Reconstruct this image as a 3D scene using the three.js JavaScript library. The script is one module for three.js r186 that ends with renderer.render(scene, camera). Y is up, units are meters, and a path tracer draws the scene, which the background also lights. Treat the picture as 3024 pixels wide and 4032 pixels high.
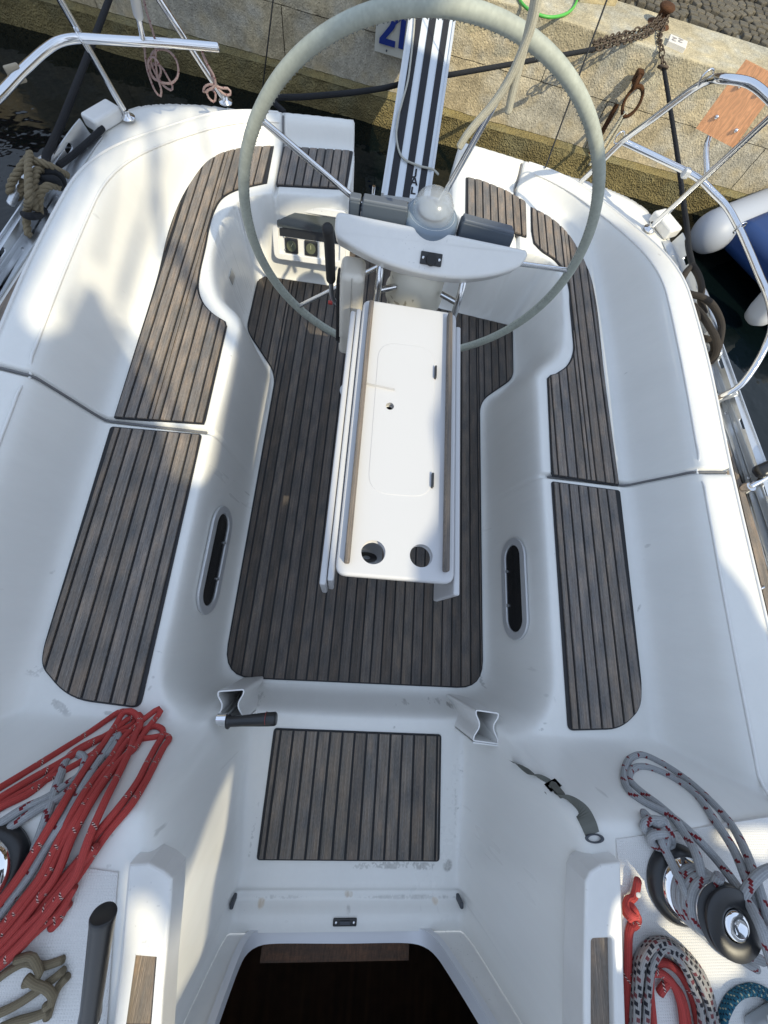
import * as THREE from 'three';
import { mergeGeometries, mergeVertices, toCreasedNormals } from 'three/addons/utils/BufferGeometryUtils.js';
import { RoundedBoxGeometry } from 'three/addons/geometries/RoundedBoxGeometry.js';

// ---------------------------------------------------------------- camera
// boat frame: x = right in the picture, y = up from the cockpit sole, -z = towards the stern
const scene = new THREE.Scene();
const FOCAL = 1490, PW = 3024, PH = 4032;
const camera = new THREE.PerspectiveCamera(2 * Math.atan(PH / 2 / FOCAL) * 180 / Math.PI, PW / PH, 0.02, 3000);
const CAM = new THREE.Vector3(-0.119, 1.7, 0);
const AX = [[0.9900692, 0.1247984, -0.0647176], [0.0992582, -0.2945609, 0.9504639], [0.0995531, -0.9474488, -0.3040229]];
camera.position.copy(CAM);
camera.setRotationFromMatrix(new THREE.Matrix4().makeBasis(
  new THREE.Vector3(...AX[0]), new THREE.Vector3(...AX[1]).negate(), new THREE.Vector3(...AX[2]).negate()));
camera.updateMatrixWorld();

// ---------------------------------------------------------------- light
const SKYK = 1.20;
const SUN = new THREE.Vector3(0.50, 0.85, 0.55).normalize();
// clear pale Mediterranean sky: brighter and whiter towards the horizon and round the sun
const skyTex = (() => {
  const W = 512, H = 256, d = new Float32Array(W * H * 4);
  for (let y = 0; y < H; y++) for (let x = 0; x < W; x++) {
    const el = ((y + .5) / H - .5) * Math.PI, az = ((x + .5) / W - .5) * Math.PI * 2;
    const v = [Math.cos(az) * Math.cos(el), Math.sin(el), Math.sin(az) * Math.cos(el)];
    const h = Math.max(0, v[1]), c = v[0] * SUN.x + v[1] * SUN.y + v[2] * SUN.z;
    const m = Math.exp(-h * 3.2), g = .55 * Math.exp((c - 1) * 22) + .16 * Math.exp((c - 1) * 4);
    const k = (y * W + x) * 4;
    d[k] = SKYK * (.37 + .34 * m + g); d[k + 1] = SKYK * (.475 + .31 * m + g * .97); d[k + 2] = SKYK * (.66 + .22 * m + g * .9); d[k + 3] = 1;
  }
  const t = new THREE.DataTexture(d, W, H, THREE.RGBAFormat, THREE.FloatType);
  t.mapping = THREE.EquirectangularReflectionMapping; t.magFilter = t.minFilter = THREE.LinearFilter; t.wrapS = THREE.RepeatWrapping; t.colorSpace = THREE.LinearSRGBColorSpace; t.needsUpdate = true; return t;
})();
scene.background = skyTex; scene.environment = skyTex;
const sun = new THREE.DirectionalLight(new THREE.Color().setRGB(1, .89, .64), 3.3);
sun.position.copy(SUN).multiplyScalar(30);
sun.castShadow = true;
sun.shadow.mapSize.set(4096, 4096);
Object.assign(sun.shadow.camera, { left: -7, right: 7, top: 7, bottom: -7, near: 1, far: 60 });
scene.add(sun, sun.target);
const renderer = new THREE.WebGLRenderer({ antialias: true });
renderer.setSize(768, 1024);
renderer.shadowMap.enabled = true;
renderer.toneMapping = THREE.LinearToneMapping;
renderer.toneMappingExposure = 1.28;

// ---------------------------------------------------------------- helpers
let seed = 20240611;
const rnd = () => { seed = (seed + 0x6D2B79F5) | 0; let t = Math.imul(seed ^ (seed >>> 15), 1 | seed); t = (t + Math.imul(t ^ (t >>> 7), 61 | t)) ^ t; return ((t ^ (t >>> 14)) >>> 0) / 4294967296; };
const rr = (a, b) => a + (b - a) * rnd();
const V = (x, y, z) => new THREE.Vector3(x, y, z);
const clamp = (x, a, b) => Math.min(b, Math.max(a, x));
const sstep = (a, b, x) => { const t = clamp((x - a) / (b - a), 0, 1); return t * t * (3 - 2 * t); };
const lerp = (a, b, t) => a + (b - a) * t;
// photo coordinates are given in a 1659 x 2212 copy of the photograph: a pixel is a direction from the camera,
// the place comes from the height (at), the cross plane (atZ) or the long plane (atX) the thing touches
const K = PW / 1659;
function ray(px, py) {
  const a = px * K - PW / 2, b = py * K - PH / 2;
  return V(AX[0][0] * a + AX[1][0] * b + AX[2][0] * FOCAL, AX[0][1] * a + AX[1][1] * b + AX[2][1] * FOCAL, AX[0][2] * a + AX[1][2] * b + AX[2][2] * FOCAL).normalize();
}
const at = (px, py, h) => { const r = ray(px, py); return r.multiplyScalar((h - CAM.y) / r.y).add(CAM); };
const atZ = (px, py, z) => { const r = ray(px, py); return r.multiplyScalar((z - CAM.z) / r.z).add(CAM); };
const atX = (px, py, x) => { const r = ray(px, py); return r.multiplyScalar((x - CAM.x) / r.x).add(CAM); };
const atPlane = (px, py, p, n) => { const r = ray(px, py); return r.multiplyScalar(p.clone().sub(CAM).dot(n) / r.dot(n)).add(CAM); };

const used = {};
const numbered = n => { used[n] = (used[n] ?? -1) + 1; return used[n] ? n + '_' + String(used[n]).padStart(3, '0') : n; };
function thing(name, label, category, group, kind) {
  const o = new THREE.Group(); o.name = numbered(name); scene.add(o);
  o.userData = { label, category };
  if (group) o.userData.group = group;
  if (kind) { o.userData.kind = kind; }
  return o;
}
function mesh(name, geo, mat, parent, label) {
  const m = new THREE.Mesh(geo, mat); m.name = name; m.castShadow = m.receiveShadow = true;
  if (label) m.userData.label = label;
  parent.add(m); return m;
}
function single(name, geo, mat, label, category, group) {
  const m = mesh(numbered(name), geo, mat, scene); m.userData = { label, category }; if (group) m.userData.group = group; return m;
}
const merge = gs => mergeGeometries(gs.map(g => { const n = g.index ? g.toNonIndexed() : g; for (const k of Object.keys(n.attributes)) if (!['position', 'normal', 'uv'].includes(k)) n.deleteAttribute(k); return n; }), false);
const box = (w, h, d, x = 0, y = 0, z = 0, r = 0) => (r ? new RoundedBoxGeometry(w, h, d, 3, r) : new THREE.BoxGeometry(w, h, d)).translate(x, y, z);
function cyl(p, q, r0, r1 = r0, seg = 16, open = false) {
  const d = q.clone().sub(p), L = d.length();
  const g = new THREE.CylinderGeometry(r1, r0, L, seg, 1, open);
  g.translate(0, L / 2, 0);
  g.applyQuaternion(new THREE.Quaternion().setFromUnitVectors(V(0, 1, 0), d.normalize()));
  return g.translate(p.x, p.y, p.z);
}
const curve = (pts, closed = false, tension = 0.5) => new THREE.CatmullRomCurve3(pts, closed, 'centripetal', tension);
function tube(pts, r, o = {}) {      // a swept rope or pipe with uv in metres along its length and rounded ends
  const c = o.curve || curve(pts, o.closed);
  const L = c.getLength(), n = o.n || Math.max(8, Math.ceil(L / (o.step || 0.012))), k = o.k || 10;
  const g = new THREE.TubeGeometry(c, n, r, k, !!o.closed);
  const uv = g.attributes.uv; for (let i = 0; i < uv.count; i++) uv.setXY(i, uv.getX(i) * L, uv.getY(i));
  if (o.closed) return g;
  const gs = [g];
  for (const [t, s] of [[0, -1], [1, 1]]) {
    const p = c.getPointAt(t), d = c.getTangentAt(t).multiplyScalar(s);
    const cap = new THREE.SphereGeometry(r * 0.995, k, 5, 0, Math.PI * 2, 0, Math.PI / 2);
    cap.scale(1, o.cap ?? 0.6, 1);
    cap.applyQuaternion(new THREE.Quaternion().setFromUnitVectors(V(0, 1, 0), d)).translate(p.x, p.y, p.z);
    gs.push(cap);
  }
  return merge(gs);
}
const lathe = (pts, seg = 40) => new THREE.LatheGeometry(pts.map(p => new THREE.Vector2(p[0], p[1])), seg);
// prism over an outline in the xz plane, from y0 up to y1
function prism(out, y0, y1, o = {}) {
  const sh = new THREE.Shape(out.map(p => new THREE.Vector2(p[0], -p[1])));
  for (const h of o.holes || []) sh.holes.push(new THREE.Path(h.map(p => new THREE.Vector2(p[0], -p[1]))));
  const b = o.bevel || 0;
  const g = new THREE.ExtrudeGeometry(sh, { depth: y1 - y0 - 2 * b, bevelEnabled: b > 0, bevelSize: o.bsize ?? b, bevelThickness: b, bevelOffset: -(o.bsize ?? b), bevelSegments: o.bs || 3, curveSegments: 12 });
  g.rotateX(-Math.PI / 2).translate(0, y0 + b, 0);
  return g;
}
function roundPoly(pts, rad, n = 6) {   // rounds the corners of a closed outline
  const out = [];
  pts.forEach((p, i) => {
    const a = pts[(i + pts.length - 1) % pts.length], b = pts[(i + 1) % pts.length];
    const r = Array.isArray(rad) ? rad[i] : rad;
    const da = [a[0] - p[0], a[1] - p[1]], db = [b[0] - p[0], b[1] - p[1]];
    const la = Math.hypot(...da), lb = Math.hypot(...db), k = Math.min(r, la / 2.01, lb / 2.01);
    if (k < 1e-5) { out.push(p); return; }
    const P = [p[0] + da[0] / la * k, p[1] + da[1] / la * k], Q = [p[0] + db[0] / lb * k, p[1] + db[1] / lb * k];
    for (let j = 0; j <= n; j++) { const t = j / n, u = 1 - t; out.push([u * u * P[0] + 2 * u * t * p[0] + t * t * Q[0], u * u * P[1] + 2 * u * t * p[1] + t * t * Q[1]]); }
  });
  return out;
}
const xz = (px, py, h) => { const p = at(px, py, h); return [p.x, p.z]; };
// smooth dense outline through the listed points (closed); straight runs stay straight when points repeat along them
function smoothLoop(pts, n = 200, closed = true) {
  const c = new THREE.CatmullRomCurve3(pts.map(p => V(p[0], 0, p[1])), closed, 'centripetal');
  const L = c.getSpacedPoints(n); if (closed) L.pop();
  return L.map(p => [p.x, p.z]);
}
function frame(o, pos, xAxis, yAxis) { const z = xAxis.clone().cross(yAxis).normalize(); const y = z.clone().cross(xAxis).normalize(); o.applyMatrix4(new THREE.Matrix4().makeBasis(xAxis.clone().normalize(), y, z).setPosition(pos)); return o; }

// ---------------------------------------------------------------- textures and materials
function noise2(w, h, cells, s) {     // tileable value noise
  const g = []; let q = s * 7919 + 13; const R = () => { q = (q * 1103515245 + 12345) & 0x7fffffff; return (q >>> 8) / 0x7fffff; };
  const cx = cells, cy = Math.max(1, Math.round(cells * h / w)); for (let i = 0; i < cx * cy; i++) g.push(R());
  const out = new Float32Array(w * h);
  for (let y = 0; y < h; y++) for (let x = 0; x < w; x++) {
    const u = x / w * cx, v = y / h * cy, i = Math.floor(u), j = Math.floor(v); let a = u - i, b = v - j; a = a * a * (3 - 2 * a); b = b * b * (3 - 2 * b);
    const G = (p, r) => g[(r % cy) * cx + (p % cx)];
    out[y * w + x] = lerp(lerp(G(i, j), G(i + 1, j), a), lerp(G(i, j + 1), G(i + 1, j + 1), a), b);
  }
  return out;
}
function fbm(w, h, list, s) { const o = new Float32Array(w * h); list.forEach(([c, a], k) => { const n = noise2(w, h, c, s + k * 31); for (let i = 0; i < o.length; i++) o[i] += (n[i] - 0.5) * a; }); return o; }
function tex(w, h, fn, srgb = true) {
  const d = new Uint8Array(w * h * 4);
  for (let y = 0; y < h; y++) for (let x = 0; x < w; x++) { const c = fn(x, y, y * w + x); const k = (y * w + x) * 4; for (let j = 0; j < 3; j++) d[k + j] = clamp(Math.round(c[j] * 255), 0, 255); d[k + 3] = 255; }
  const t = new THREE.DataTexture(d, w, h); t.wrapS = t.wrapT = THREE.RepeatWrapping; t.magFilter = THREE.LinearFilter; t.minFilter = THREE.LinearMipmapLinearFilter; t.generateMipmaps = true; t.anisotropy = 8;
  if (srgb) t.colorSpace = THREE.SRGBColorSpace; t.needsUpdate = true; return t;
}
const rep = (t, u, v) => { const c = t.clone(); c.repeat.set(u, v); c.needsUpdate = true; return c; };
const lin = (r, g, b) => new THREE.Color().setRGB(r, g, b);
const std = (c, rough, o = {}) => new THREE.MeshStandardMaterial({ color: c, roughness: rough, ...o });
const phy = (c, rough, o = {}) => new THREE.MeshPhysicalMaterial({ color: c, roughness: rough, ...o });

// teak: grain runs along v
const tk = (() => {
  const w = 512, h = 512, a = noise2(w, h, 90, 3), b = noise2(w, h, 9, 5), c = noise2(w, h, 30, 8);
  const st = new Float32Array(w * h);      // streaks: noise stretched along v
  const n1 = noise2(w, 32, 128, 11), n2 = noise2(w, 16, 256, 17), n3 = noise2(w, 8, 60, 23);
  const S = (n, hh, x, y) => { const f = y / h * hh, j = Math.floor(f), t = f - j; return lerp(n[(j % hh) * w + x], n[((j + 1) % hh) * w + x], t); };
  for (let y = 0; y < h; y++) for (let x = 0; x < w; x++) st[y * w + x] = 0.45 * S(n1, 32, x, y) + 0.35 * S(n2, 16, x, y) + 0.2 * S(n3, 8, x, y);
  return { w, h, a, b, c, st };
})();
const teakMap = tex(tk.w, tk.h, (x, y, i) => {
  const g = 0.66 + (tk.st[i] - 0.5) * 0.32 + (tk.b[i] - 0.5) * 0.15 + (tk.a[i] - 0.5) * 0.10;
  const warm = (tk.b[i] - 0.5) * 0.07 + (tk.c[i] - 0.5) * 0.04;
  return [g * (1.02 + warm), g * 0.985, g * (0.955 - warm)];
});
const teakBump = tex(tk.w, tk.h, (x, y, i) => { const g = tk.st[i] * 0.8 + tk.a[i] * 0.2; return [g, g, g]; }, false);
const teakSet = (cols, rough) => cols.map(c => std(lin(...c), rough, { map: teakMap, bumpMap: teakBump, bumpScale: 0.0012 }));
const M = {};
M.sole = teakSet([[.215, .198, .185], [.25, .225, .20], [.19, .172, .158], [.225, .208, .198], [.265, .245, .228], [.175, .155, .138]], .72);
M.seat = teakSet([[.43, .40, .37], [.47, .43, .39], [.385, .36, .335], [.45, .425, .405], [.49, .45, .41], [.40, .36, .32], [.40, .385, .375]], .74);
M.bridge = teakSet([[.36, .335, .30], [.40, .37, .335], [.33, .30, .27], [.38, .36, .335]], .74);
M.trim = teakSet([[.50, .43, .36], [.45, .40, .35]], .7);
M.caulk = std(lin(.014, .014, .016), .6);
// gelcoat: nearly white with faint scuffs and grey specks
const gelF = fbm(512, 512, [[4, .5], [12, .3], [40, .25], [120, .25]], 41), gelS = noise2(512, 512, 170, 77);
const gelMap = tex(512, 512, (x, y, i) => { let g = 0.965 + gelF[i] * 0.035; if (gelS[i] > 0.93 && gelF[i] > 0.12) g -= 0.10; return [g, g * 0.996, g * 0.985]; });
const gelRough = tex(512, 512, (x, y, i) => { const g = 0.62 + gelF[i] * 0.35; return [g, g, g]; }, false);
M.gel = phy(lin(.83, .83, .815), .55, { map: gelMap, roughnessMap: gelRough, clearcoat: .25, clearcoatRoughness: .25 });
M.gelSmooth = phy(lin(.80, .80, .795), .34, { map: gelMap, clearcoat: .3, clearcoatRoughness: .18 });
M.cream = phy(lin(.70, .66, .58), .4, { clearcoat: .2, clearcoatRoughness: .3 });
M.plastic = phy(lin(.54, .54, .55), .38, { clearcoat: .2, clearcoatRoughness: .3 });
M.black = phy(lin(.012, .013, .015), .38, { clearcoat: .2, clearcoatRoughness: .3 });
M.rubber = std(lin(.018, .018, .019), .7);
M.darkgrey = std(lin(.055, .062, .075), .5);
M.instr = std(lin(.055, .072, .095), .48);
M.instrTop = std(lin(.12, .14, .17), .5);
M.steel = phy(lin(.72, .73, .75), .16, { metalness: 1 });
M.chrome = phy(lin(.82, .83, .85), .07, { metalness: 1 });
M.alu = std(lin(.62, .64, .66), .38, { metalness: .85 });
M.aluPaint = std(lin(.62, .64, .66), .5, { metalness: .25 });
M.glass = phy(lin(.93, .96, .97), .12, { transmission: 1, thickness: 0, ior: 1.45 });
M.smoke = phy(lin(.10, .12, .12), .08, { clearcoat: 1, clearcoatRoughness: .05 });
M.cabinWood = std(lin(.20, .115, .065), .6, { map: teakMap });
M.stepWood = std(lin(.22, .115, .06), .5, { map: teakMap });
M.portGlass = std(lin(.012, .013, .014), .12);

// ---------------------------------------------------------------- water
const waterN = fbm(512, 512, [[6, .8], [14, .5], [34, .35], [80, .15]], 61);
const waterBump = tex(512, 512, (x, y, i) => { const g = 0.5 + waterN[i] * 0.5; return [g, g, g]; }, false);
const wShape = new THREE.Shape([[-300, -300], [300, -300], [300, 300], [-300, 300]].map(p => new THREE.Vector2(...p)));
wShape.holes.push(new THREE.Path([[-1.25, 2.2], [1.25, 2.2], [1.45, -3.7], [-1.45, -3.7]].map(p => new THREE.Vector2(...p))));   // where the hull displaces it
const wg = new THREE.ShapeGeometry(wShape).rotateX(-Math.PI / 2);
{ const uv = wg.attributes.uv; for (let i = 0; i < uv.count; i++) uv.setXY(i, uv.getX(i) / 2, uv.getY(i) / 2); }
const water = mesh('water', wg, phy(lin(.002, .0045, .005), .05, { ior: 1.33, bumpMap: waterBump, bumpScale: 0.007 }), scene);
water.position.y = -0.35; water.userData.kind = 'structure';

// ---------------------------------------------------------------- quay
const QA = Math.atan(0.1157);                        // the wall runs slightly across the boat
const quayZ = x => -4.07 + 0.1157 * x;
const QTOP = 0.42;
const qF = fbm(1024, 1024, [[5, .5], [16, .35], [50, .3], [160, .35], [320, .3]], 91), qS = noise2(1024, 1024, 230, 19), qD = fbm(1024, 1024, [[3, .6], [9, .5], [27, .3]], 133);
const wallMap = tex(1024, 1024, (x, y, i) => {
  let g = 0.80 + qF[i] * 0.28; if (qS[i] > .82) g += .08; if (qS[i] < .14) g -= .09;
  const d = clamp(qD[i] * 1.6, -.2, .3);
  return [g * (1.02 + d * .05), g * (0.98 - d * .04), g * (0.875 - d * .20)];
});
const wallBump = tex(1024, 1024, (x, y, i) => { const g = .5 + qF[i] * .55 + (qS[i] - .5) * .35; return [g, g, g]; }, false);
const wallMat = std(lin(.70, .68, .65), .9, { map: wallMap, bumpMap: wallBump, bumpScale: .006 });
const weedMat = std(lin(.30, .28, .17), .85, { map: wallMap, bumpMap: wallBump, bumpScale: .02 });
const topMat = std(lin(.62, .62, .60), .9, { map: wallMap, bumpMap: wallBump, bumpScale: .006 });
const pavMat = std(lin(.30, .30, .30), .95, { map: wallMap, bumpMap: wallBump, bumpScale: .006 });
function mapBox(g, s = 1) {      // uv in metres by the way a face points
  const p = g.attributes.position, n = g.attributes.normal, uv = new Float32Array(p.count * 2);
  for (let i = 0; i < p.count; i++) {
    const ax = Math.abs(n.getX(i)), ay = Math.abs(n.getY(i)), az = Math.abs(n.getZ(i));
    const [u, v] = ay >= ax && ay >= az ? [p.getX(i), p.getZ(i)] : az >= ax ? [p.getX(i), p.getY(i)] : [p.getZ(i), p.getY(i)];
    uv[i * 2] = u * s; uv[i * 2 + 1] = v * s;
  }
  g.setAttribute('uv', new THREE.BufferAttribute(uv, 2)); return g;
}
function quayBlock(x0, x1, y0, y1, s0, s1, jag) {  // rough stone face: a grid pushed in and out, s = depth behind the wall line
  const nx = Math.ceil((x1 - x0) / .035), ny = Math.max(2, Math.ceil((y1 - y0) / .035));
  const P = [], I = [];
  for (let j = 0; j <= ny; j++) for (let i = 0; i <= nx; i++) {
    const x = lerp(x0, x1, i / nx), y = lerp(y0, y1, j / ny);
    const n = qF[(Math.floor((y * 2 + 8) * 300) % 1024) * 1024 + Math.floor((x * .5 + 8) * 300) % 1024];
    const m = qD[(Math.floor((y + 8) * 120) % 1024) * 1024 + Math.floor((x + 8) * 90) % 1024];
    P.push(x, y, quayZ(x) - lerp(s0, s1, j / ny) + n * jag + m * jag * 1.2);
  }
  for (let j = 0; j < ny; j++) for (let i = 0; i < nx; i++) { const a = j * (nx + 1) + i; I.push(a, a + 1, a + nx + 2, a, a + nx + 2, a + nx + 1); }
  const g = new THREE.BufferGeometry(); g.setAttribute('position', new THREE.Float32BufferAttribute(P, 3)); g.setIndex(I); g.computeVertexNormals();
  return mapBox(g, .7);
}
const quayWall = thing('quay_wall', 'rough tan stone quay wall standing in dark water behind the stern', 'wall');
mesh('ledge', merge([quayBlock(-14, 14, -1.2, -.17, -.10, -.07, .03), quayBlock(-14, 14, -.17, -.155, -.07, .02, .012)]), weedMat, quayWall, 'weedy lower course at the water line');
// courses of large blocks with recessed joints
let bxs = -9;
for (let c = 0; c < 2; c++) {
  let x = -9.3 + c * .55;
  const y0 = c ? .12 : -.158, y1 = c ? QTOP - .02 : .12;
  while (x < 9) { const w = rr(.95, 1.5); const near = x > -4.2 && x < 5; const m = mesh('stone_block', quayBlock(x + .003, x + w - .003, y0 + .003, y1, c ? .018 : 0, c ? .035 : .016, near ? .022 : .02), wallMat, quayWall); x += w; }
}
mesh('backing', mapBox(new THREE.BoxGeometry(28, 1.6, .4).translate(0, -.43, -.30).applyMatrix4(new THREE.Matrix4().makeRotationY(-QA)).translate(0, 0, -4.07), .7), wallMat, quayWall);
// the quay's flat top: a stone kerb, then setts
const quay = thing('quay_pavement', 'quay paving of worn stone kerb and small grey setts', 'pavement'); quay.userData = { kind: 'structure' };
const kerbShape = (a, b, y0, y1) => mapBox(prism([[-60, quayZ(-60) - a], [60, quayZ(60) - a], [60, quayZ(60) - b], [-60, quayZ(-60) - b]], y0, y1, { bevel: .012 }), .7);
mesh('kerb', kerbShape(.03, .52, QTOP - .3, QTOP), topMat, quay);
mesh('bedding', mapBox(prism([[-300, quayZ(-300) - .5], [300, quayZ(300) - .5], [300, -400], [-300, -400]], QTOP - .3, QTOP - .03), .7), pavMat, quay);
// setts laid in fans, the nearest ones one by one
const settMats = [[.20, .195, .19], [.165, .16, .158], [.235, .225, .215], [.19, .182, .172]].map(c => std(lin(...c), .85, { map: wallMap, bumpMap: wallBump, bumpScale: .004 }));
const settGeo = [0, 1, 2].map(k => mapBox(new RoundedBoxGeometry(.062 + k * .006, .05, .056 + k * .004, 1, .009), 3));
const settSpots = [];
for (let i = -3; i < 26; i++) for (let j = 0; j < 9; j++) {
  const cx = 1.2 + i * .42 + (j % 2) * .21, cz = quayZ(cx) - .62 - j * .36;
  for (let r = 0; r < 6; r++) { const rad = .07 + r * .069, n = Math.round(rad * 2.1 / .074); for (let k = 0; k < n; k++) { const a = -1.05 + 2.1 * (k + .5) / n; const x = cx + Math.sin(a) * rad, z = cz - Math.cos(a) * rad + .26; if (z < quayZ(x) - .57) settSpots.push([x, z, -a]); } }
}
{ // drop the ones that overlap, then the 300 that show largest are stones of their own
  const keep = [];
  for (const s of settSpots) if (!keep.some(k => Math.hypot(k[0] - s[0], k[1] - s[1]) < .060)) keep.push(s);
  keep.sort((a, b) => Math.hypot(a[0] - 2.3, a[1] + 4.2) - Math.hypot(b[0] - 2.3, b[1] + 4.2));
  const im = new THREE.InstancedMesh(settGeo[1], settMats[0], Math.max(1, keep.length - 300)); const mm = new THREE.Matrix4(); let c = 0;
  keep.forEach((s, i) => {
    const y = QTOP - .028 + rr(-.003, .003);
    if (i < 300) { const m = mesh('sett', settGeo[i % 3], settMats[Math.floor(rnd() * 4)], quay); m.position.set(s[0], y, s[1]); m.rotation.set(rr(-.03, .03), s[2], rr(-.03, .03)); }
    else { mm.makeRotationY(s[2]).setPosition(s[0], y, s[1]); im.setMatrixAt(c++, mm); }
  });
  im.name = 'sett_field'; im.userData.kind = 'stuff'; quay.add(im);
}

// ---------------------------------------------------------------- the boat: one moulded deck, its height read from outlines at known levels
const boat = thing('sailboat', 'white sailing boat with weathered grey teak cockpit, moored stern to the quay', 'sailboat');
const SEAT = .41;
const mirror = half => half.concat(half.slice().reverse().map(p => [-p[0], p[1]]));
const L0 = roundPoly([[-.548, .215], [.541, .205], [.545, -1.22], [.742, -1.40], [.752, -1.775], [.275, -1.825], [.232, -2.7], [-.236, -2.7], [-.284, -1.862], [-.738, -1.855], [-.742, -1.47], [-.552, -1.22]],
  [.13, .12, .07, .06, .05, .03, 0, 0, .03, .06, .06, .07], 16);
const q = (h, list) => list.map(p => xz(p[0], p[1], p[2] ?? h));
const L1 = smoothLoop([[0, .302], [-.2, .301], [-.32, .298], [-.40, .287], [-.47, .275],
  ...q(SEAT, [[435, 1562], [382, 1540], [350, 1500], [345, 1442], [370, 1325], [397, 1200], [427, 1065], [456, 935], [480, 850], [500, 771.5], [513, 722], [516, 696], [507, 678], [490.5, 663], [472, 644.5], [461, 616.7], [457, 573], [462, 530], [480, 482], [502, 450], [535, 429], [580, 419], [650, 420], [725, 425]]),
  [-.262, -1.985], [-.252, -2.05], [-.250, -2.2], [-.248, -2.75], [.245, -2.75], [.248, -2.2], [.252, -2.05], [.268, -1.98],
  ...q(SEAT, [[1060, 521], [1122, 542], [1150, 549], [1178, 561], [1200, 581], [1211, 608], [1215, 650], [1217, 705], [1216, 748], [1203, 776], [1180, 796], [1163, 816], [1164, 850], [1168, 940], [1174, 1042], [1184, 1200], [1195, 1380], [1200, 1470], [1190, 1530], [1158, 1572]]),
  [.47, .278], [.40, .288], [.32, .298], [.2, .301]], 2600);
const HC = z => .65 - .155 * sstep(-1.4, -2.25, z);
const L2 = smoothLoop(mirror([[.93, 2.5], [.94, 1], [.952, .2], [.972, -.3], [.978, -.63], [.984, -1.0], [.986, -1.31], [.98, -1.72], [.945, -1.96], [.86, -2.13], [.75, -2.20], [.60, -2.245], [.26, -2.31], [.05, -2.33]]), 1500);
const L3 = smoothLoop(mirror([[1.07, 2.5], [1.075, 1], [1.08, 0], [1.095, -.6], [1.108, -1.1], [1.10, -1.5], [1.055, -1.80], [.98, -2.02], [.87, -2.17], [.73, -2.255], [.58, -2.295], [.26, -2.345], [.05, -2.36]]), 1500);
const L4 = smoothLoop(mirror([[1.16, 2.5], [1.18, 1], [1.19, 0], [1.19, -.6], [1.20, -1.1], [1.178, -1.5], [1.125, -1.82], [1.03, -2.07], [.91, -2.215], [.75, -2.29], [.58, -2.325], [.26, -2.372], [.05, -2.385]]), 1500);
const L5 = smoothLoop(mirror([[1.60, 2.5], [1.60, 1], [1.585, 0], [1.548, -.6], [1.505, -1.0], [1.453, -1.5], [1.40, -2.0], [1.35, -2.13], [1.25, -2.25], [1.05, -2.33], [.75, -2.37], [.3, -2.40], [.05, -2.41]]), 700);
const B0 = [[-.378, .1], [-.372, .5], [-.345, .72], [-.335, .9], [-.33, 1.5], [.362, 1.5], [.364, .9], [.375, .72], [.388, .5], [.39, .1]];
const B1 = smoothLoop([[-.41, .05], [-.44, .2], [-.475, .30], [-.47, .40], [-.43, .48], [-.405, .55], [-.392, .75], [-.385, 1.6], [.46, 1.6], [.468, .8], [.495, .58], [.515, .46], [.50, .34], [.455, .24], [.42, .05]], 900);
class Outline {        // distance and inside tests, with the near segments kept per cell
  constructor(pts) { this.p = pts; this.c = .05; this.cells = new Map(); }
  _in(x, z) { const p = this.p; let c = false; for (let i = 0, j = p.length - 1; i < p.length; j = i++) if ((p[i][1] > z) !== (p[j][1] > z) && x < (p[j][0] - p[i][0]) * (z - p[i][1]) / (p[j][1] - p[i][1]) + p[i][0]) c = !c; return c; }
  _seg(i, x, z) { const p = this.p, a = p[i], b = p[(i + 1) % p.length], dx = b[0] - a[0], dz = b[1] - a[1], l = dx * dx + dz * dz, t = l > 0 ? clamp(((x - a[0]) * dx + (z - a[1]) * dz) / l, 0, 1) : 0; return Math.hypot(x - a[0] - dx * t, z - a[1] - dz * t); }
  cell(x, z) {
    const i = Math.floor(x / this.c), j = Math.floor(z / this.c), key = i * 100003 + j; let e = this.cells.get(key);
    if (!e) {
      const cx = (i + .5) * this.c, cz = (j + .5) * this.c, r = this.c * .7072, d = this.p.map((_, k) => this._seg(k, cx, cz)); let m = 1e9; for (const v of d) if (v < m) m = v;
      e = { segs: [], far: m > r, ins: this._in(cx, cz) }; d.forEach((v, k) => { if (v <= m + 2 * r + 1e-6) e.segs.push(k); }); this.cells.set(key, e);
    }
    return e;
  }
  inside(x, z) { const e = this.cell(x, z); return e.far ? e.ins : this._in(x, z); }
  dist(x, z) { let m = 1e9; for (const k of this.cell(x, z).segs) { const v = this._seg(k, x, z); if (v < m) m = v; } return m; }
}
const O0 = new Outline(L0), O1 = new Outline(L1), O2 = new Outline(L2), O3 = new Outline(L3), O4 = new Outline(L4), O5 = new Outline(L5), OB0 = new Outline(B0), OB1 = new Outline(B1);
function ease(t, a, b) { const tot = 1 - a / 2 - b / 2; let v; if (t < a) v = t * t / (2 * a); else if (t < 1 - b) v = t - a / 2; else { const u = 1 - t; v = tot - u * u / (2 * b); } return v / tot; }
function between(A, B, x, z) { // 0 inside A, 1 outside B
  if (A.inside(x, z)) return 0; if (!B.inside(x, z)) return 1;
  const a = A.dist(x, z), b = B.dist(x, z); return a / (a + b);
}
const smax = (a, b, k) => { const h = clamp(.5 + .5 * (a - b) / k, 0, 1); return lerp(b, a, h) + k * h * (1 - h); };
const groove = (d, w, depth) => depth * (1 - sstep(w * .35, w * .75, Math.abs(d)));
const seamZ = (x) => x < 0 ? -.652 - .012 * sstep(-.98, -1.1, x) : -.632 + .022 * sstep(.98, 1.12, x);
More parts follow.
